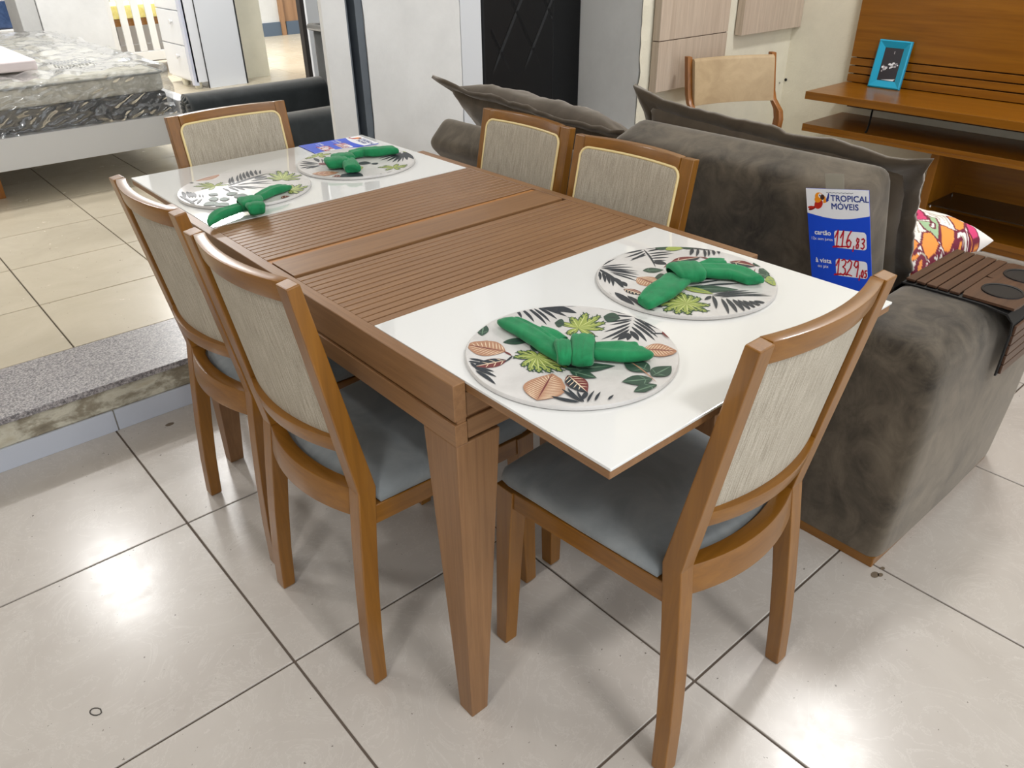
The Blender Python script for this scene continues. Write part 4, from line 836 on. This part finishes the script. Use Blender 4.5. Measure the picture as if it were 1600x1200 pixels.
mu_ = t_.nodes.new('ShaderNodeMath'); mu_.operation = 'MULTIPLY_ADD'; mu_.inputs[1].default_value = 1.7; mu_.inputs[2].default_value = .03; mu_.use_clamp = True
mx_ = t_.nodes.new('ShaderNodeMixShader'); t_.links.new(fr_n.outputs[0], mu_.inputs[0]); t_.links.new(mu_.outputs[0], mx_.inputs[0]); t_.links.new(tr_.outputs[0], mx_.inputs[1]); t_.links.new(gl_.outputs[0], mx_.inputs[2])
df_ = t_.nodes.new('ShaderNodeBsdfDiffuse'); df_.inputs[0].default_value = (.85, .85, .85, 1); m2_ = t_.nodes.new('ShaderNodeMixShader'); m2_.inputs[0].default_value = .07; t_.links.new(mx_.outputs[0], m2_.inputs[1]); t_.links.new(df_.outputs[0], m2_.inputs[2]); t_.links.new(m2_.outputs[0], t_.nodes['Material Output'].inputs[0])
def film():
    m = MB()
    def top(u, v):
        x = -1.3+2.275*u; y = 3.905+2.365*v
        n_ = noise.noise(Vector((x*2.2, y*2.2, 0)))*.022+abs(noise.noise(Vector((x*7, y*5, 3))))*.03+abs(noise.noise(Vector((x*17, y*14, 9))))*.011
        return (x, y, .722+n_+.01)
    def side(u, v):
        x = -1.3+2.275*u; z = .482+.245*v
        n_ = abs(noise.noise(Vector((x*4+z*6, z*9, 5))))*.03+abs(noise.noise(Vector((x*14-z*16, z*22, 2))))*.024+abs(noise.noise(Vector((x*30+z*24, z*44, 6))))*.009
        return (x, 3.905-n_*(1-v*.5), z+.004*(v == 1))
    def end(u, v):
        y = 3.905+2.365*u; z = .482+.245*v
        n_ = abs(noise.noise(Vector((y*4+z*6, z*9, 8))))*.04
        return (.975+n_, y, z)
    m.grid(top, 150, 110); m.grid(side, 260, 40); m.grid(end, 120, 22); return m
film().obj('plastic_wrap', PL, mat_, 0, 'all')
ft = MB(); rg2 = random.Random(9)
for i in range(11):
    for j in range(3): 
        x0 = .50+.02*i*.9; y0 = 4.18+.07*j
        if rg2.random() < .8: ft.quad([(x0, y0, .752), (x0+.012, y0-.002, .752), (x0+.013, y0+.045, .753), (x0+.001, y0+.045, .753)])
ft.obj('faded_print', plain('faded_grey_print', c(120, 122, 122), .6), mat_)
MB().box(-.9, .40, 4.15, 4.95, .745, .80).obj('folded_sheet', soft('white_sheet', c(232, 218, 218), c(242, 232, 232), rough=.5, scale=4, fine=20, bump=.2), None, .02, True, seg=4, label='folded white sheet in film lying on the wrapped mattress', category='bedding')

ac = thing('armchair', 'charcoal velvet armchair on the raised floor behind the far dining chair', 'armchair', (1.1, 3.05, .17)); ABS.add(ac.name)
def roll_arm(y0, y1, X=.89):
    m = MB(); R = []; w = (y1-y0)/2; cyy = (y0+y1)/2; zt = .648
    for x, k in ((X, .05), (X+.005, .5), (X+.015, .85), (X+.035, 1.0), (1.2, 1.0), (1.5, 1.0), (1.72, 1.0)):
        kk = .78+.22*k
        R.append([(x, cyy-w*kk*.9, .25), (x, cyy-w*kk*.95, .45)]+[(x, cyy-w*kk*1.0*cos(a), zt-w*kk*.75+w*kk*.75*sin(a)) for a in [pi*q/10 for q in range(11)]]+[(x, cyy+w*kk*.95, .45), (x, cyy+w*kk*.9, .25)])
    return m.loft(R)
roll_arm(2.56, 2.74).obj('arm', CHAR, ac, 0, True); roll_arm(3.38, 3.55).obj('arm', CHAR, ac, 0, True)
for y0, y1 in ((2.56, 2.74), (3.38, 3.55)):
    cc = ((y0+y1)/2, .575); m = MB()
    for k in range(14):
        a = 2*pi*k/14; m.tube([(.898, cc[0]+.012*cos(a), cc[1]+.012*sin(a)), (.885, cc[0]+.045*cos(a), cc[1]+.045*sin(a)), (.902, cc[0]+.075*cos(a), cc[1]+.07*sin(a))], .009, 6, rs=[.004, .012, .005])
    m.obj('pleats', CHAR, ac, 0, 'all')
MB().box(.93, 1.65, 2.74, 3.40, .25, .50).obj('seat', CHAR, ac, .04, True, seg=4)
m = MB(); m.box(1.675, 1.84, 2.58, 3.49, .28, .90); m.obj('back', CHAR, ac, .03, True, seg=4)
MB().tube([(1.67, 2.575, .90), (1.67, 3.495, .905), (1.85, 3.495, .90)], .018, 8).obj('flange', CHAR, ac, 0, 'all')
for x, y in ((.97, 2.62), (.97, 3.5), (1.72, 2.62), (1.72, 3.5)): MB().lathe([(.02, .0), (.028, .08), (.001, .08)], 14, (x, y, .17)).obj('leg', BEECH['z'], ac, 0, True)

dr = thing('dresser', 'tall white dresser with round knobs behind the bed', 'dresser', (2.25, 6.8, .17)); ABS.add(dr.name)
MB().box(2.04, 2.495, 6.41, 7.0, .225, 1.5).obj('carcass', GREYPAL, dr, .003)
for z0, z1 in ((.245, .515), (.522, .79), (.797, 1.06), (1.067, 1.33)):
    d = MB().box(2.018, 2.04, 6.475, 6.995, z0, z1).obj('drawer', GREYPAL, dr, .004)
    MB().lathe([(.001, .0), (.01, 0), (.01, .012), (.02, .018), (.02, .028), (.001, .03)], 14).obj('knob', WP, d, 0, True)
    kb = d.children[0]; kb.matrix_basis = Matrix.Translation((2.018, 6.645, (z0+z1)/2+.045)) @ Matrix.Rotation(-pi/2, 4, 'Y')
MB().box(2.02, 2.06, 6.41, 6.47, .2, 1.5).obj('stile', plain('lavender_white_lacquer', c(206, 210, 226), .3), dr, .003)
MB().box(2.139, 2.147, 6.404, 6.411, .17, 1.5).box(2.492, 2.505, 6.404, 6.42, .17, 1.5).obj('edge_strip', plain('black_edge_strip', c(36, 36, 36), .5), dr)  # thin black strips along the edge gaps of the side panel
MB().box(2.147, 2.492, 6.406, 6.412, .17, 1.5).obj('side_panel', BLUEW, dr, .001)
for x, y in ((2.07, 6.75), (2.07, 6.47), (2.42, 6.92)): MB().lathe([(.001, 0), (.03, 0), (.034, .03), (.03, .058), (.001, .058)], 16, (x, y, .17)).obj('foot', CREAM, dr, 0, True)
cr = thing('crib', 'white slatted crib with a yellow mattress behind the bed', 'crib', (2.1, 7.9, .17)); ABS.add(cr.name)
MB().box(1.62, 2.7, 7.59, 7.63, .29, .375).obj('bottom_rail', WP, cr, .004)
MB().box(1.62, 2.7, 7.59, 7.63, 1.05, 1.12).obj('top_rail', WP, cr, .004)
for k in range(9): MB().box(1.635+.122*k, 1.70+.122*k, 7.60, 7.62, .375, 1.05).obj('slat', WP, cr, .003)
for k in range(9): MB().box(1.635+.122*k, 1.70+.122*k, 8.2, 8.22, .375, 1.05).obj('slat', WP, cr, .003)
MB().box(1.62, 2.7, 8.19, 8.23, .29, .375).obj('bottom_rail', WP, cr, .004)
MB().box(1.62, 2.7, 7.66, 8.18, .60, .66).obj('bed_board', OAK['x'], cr); MB().box(1.65, 2.68, 8.24, 8.26, .2, .62).obj('grey_backdrop', plain('warm_grey_backdrop', c(136, 130, 122), .7), cr)  # grey backdrop stands for the wall behind the slats
MB().box(1.63, 2.69, 7.66, 8.18, .66, .78).obj('crib_mattress', soft('yellow_print_cloth', c(222, 206, 116), c(240, 230, 160), rough=.8, scale=14), cr, .02, True)
for x in (1.62, 2.7):
    for y in (7.61, 8.21): MB().box(x-.025, x+.025, y-.025, y+.025, .17, 1.15).obj('leg', WP, cr, .003)
MB().box(1.75, 2.68, 8.45, 8.9, .17, .42).obj('drawer_unit', WP, None, .006, label='low white drawer unit seen through the crib slats', category='cabinet')
pk = thing('packed_mattress', 'blue plastic wrapped bundle beyond the bed at the back', 'mattress', (.7, 8.2, .17)); ABS.add(pk.name)
MB().box(.2, 1.17, 8.0, 8.5, .62, .95).obj('bundle', velvet('navy_cloth', c(40, 62, 104), c(84, 108, 152), 6), pk, .06, True, seg=4)
MB().box(.19, 1.18, 7.985, 8.51, .84, 1.08).obj('film', soft('milky_film', c(196, 204, 222), c(238, 240, 246), rough=.25, scale=14, fine=40, bump=.5), pk, .05, True, seg=4)
MB().box(.1, 1.16, 7.98, 8.5, .17, .62).obj('white_box', WP, None, .01, label='white box carrying the blue wrapped bundle', category='box')
MB().box(1.826, 1.853, 3.88, 3.93, .17, 2.2).obj('dark_post', plain('dark_brown_post', c(38, 28, 22), .5), None, .003, label='dark brown upright post behind the grey armchair', category='post')
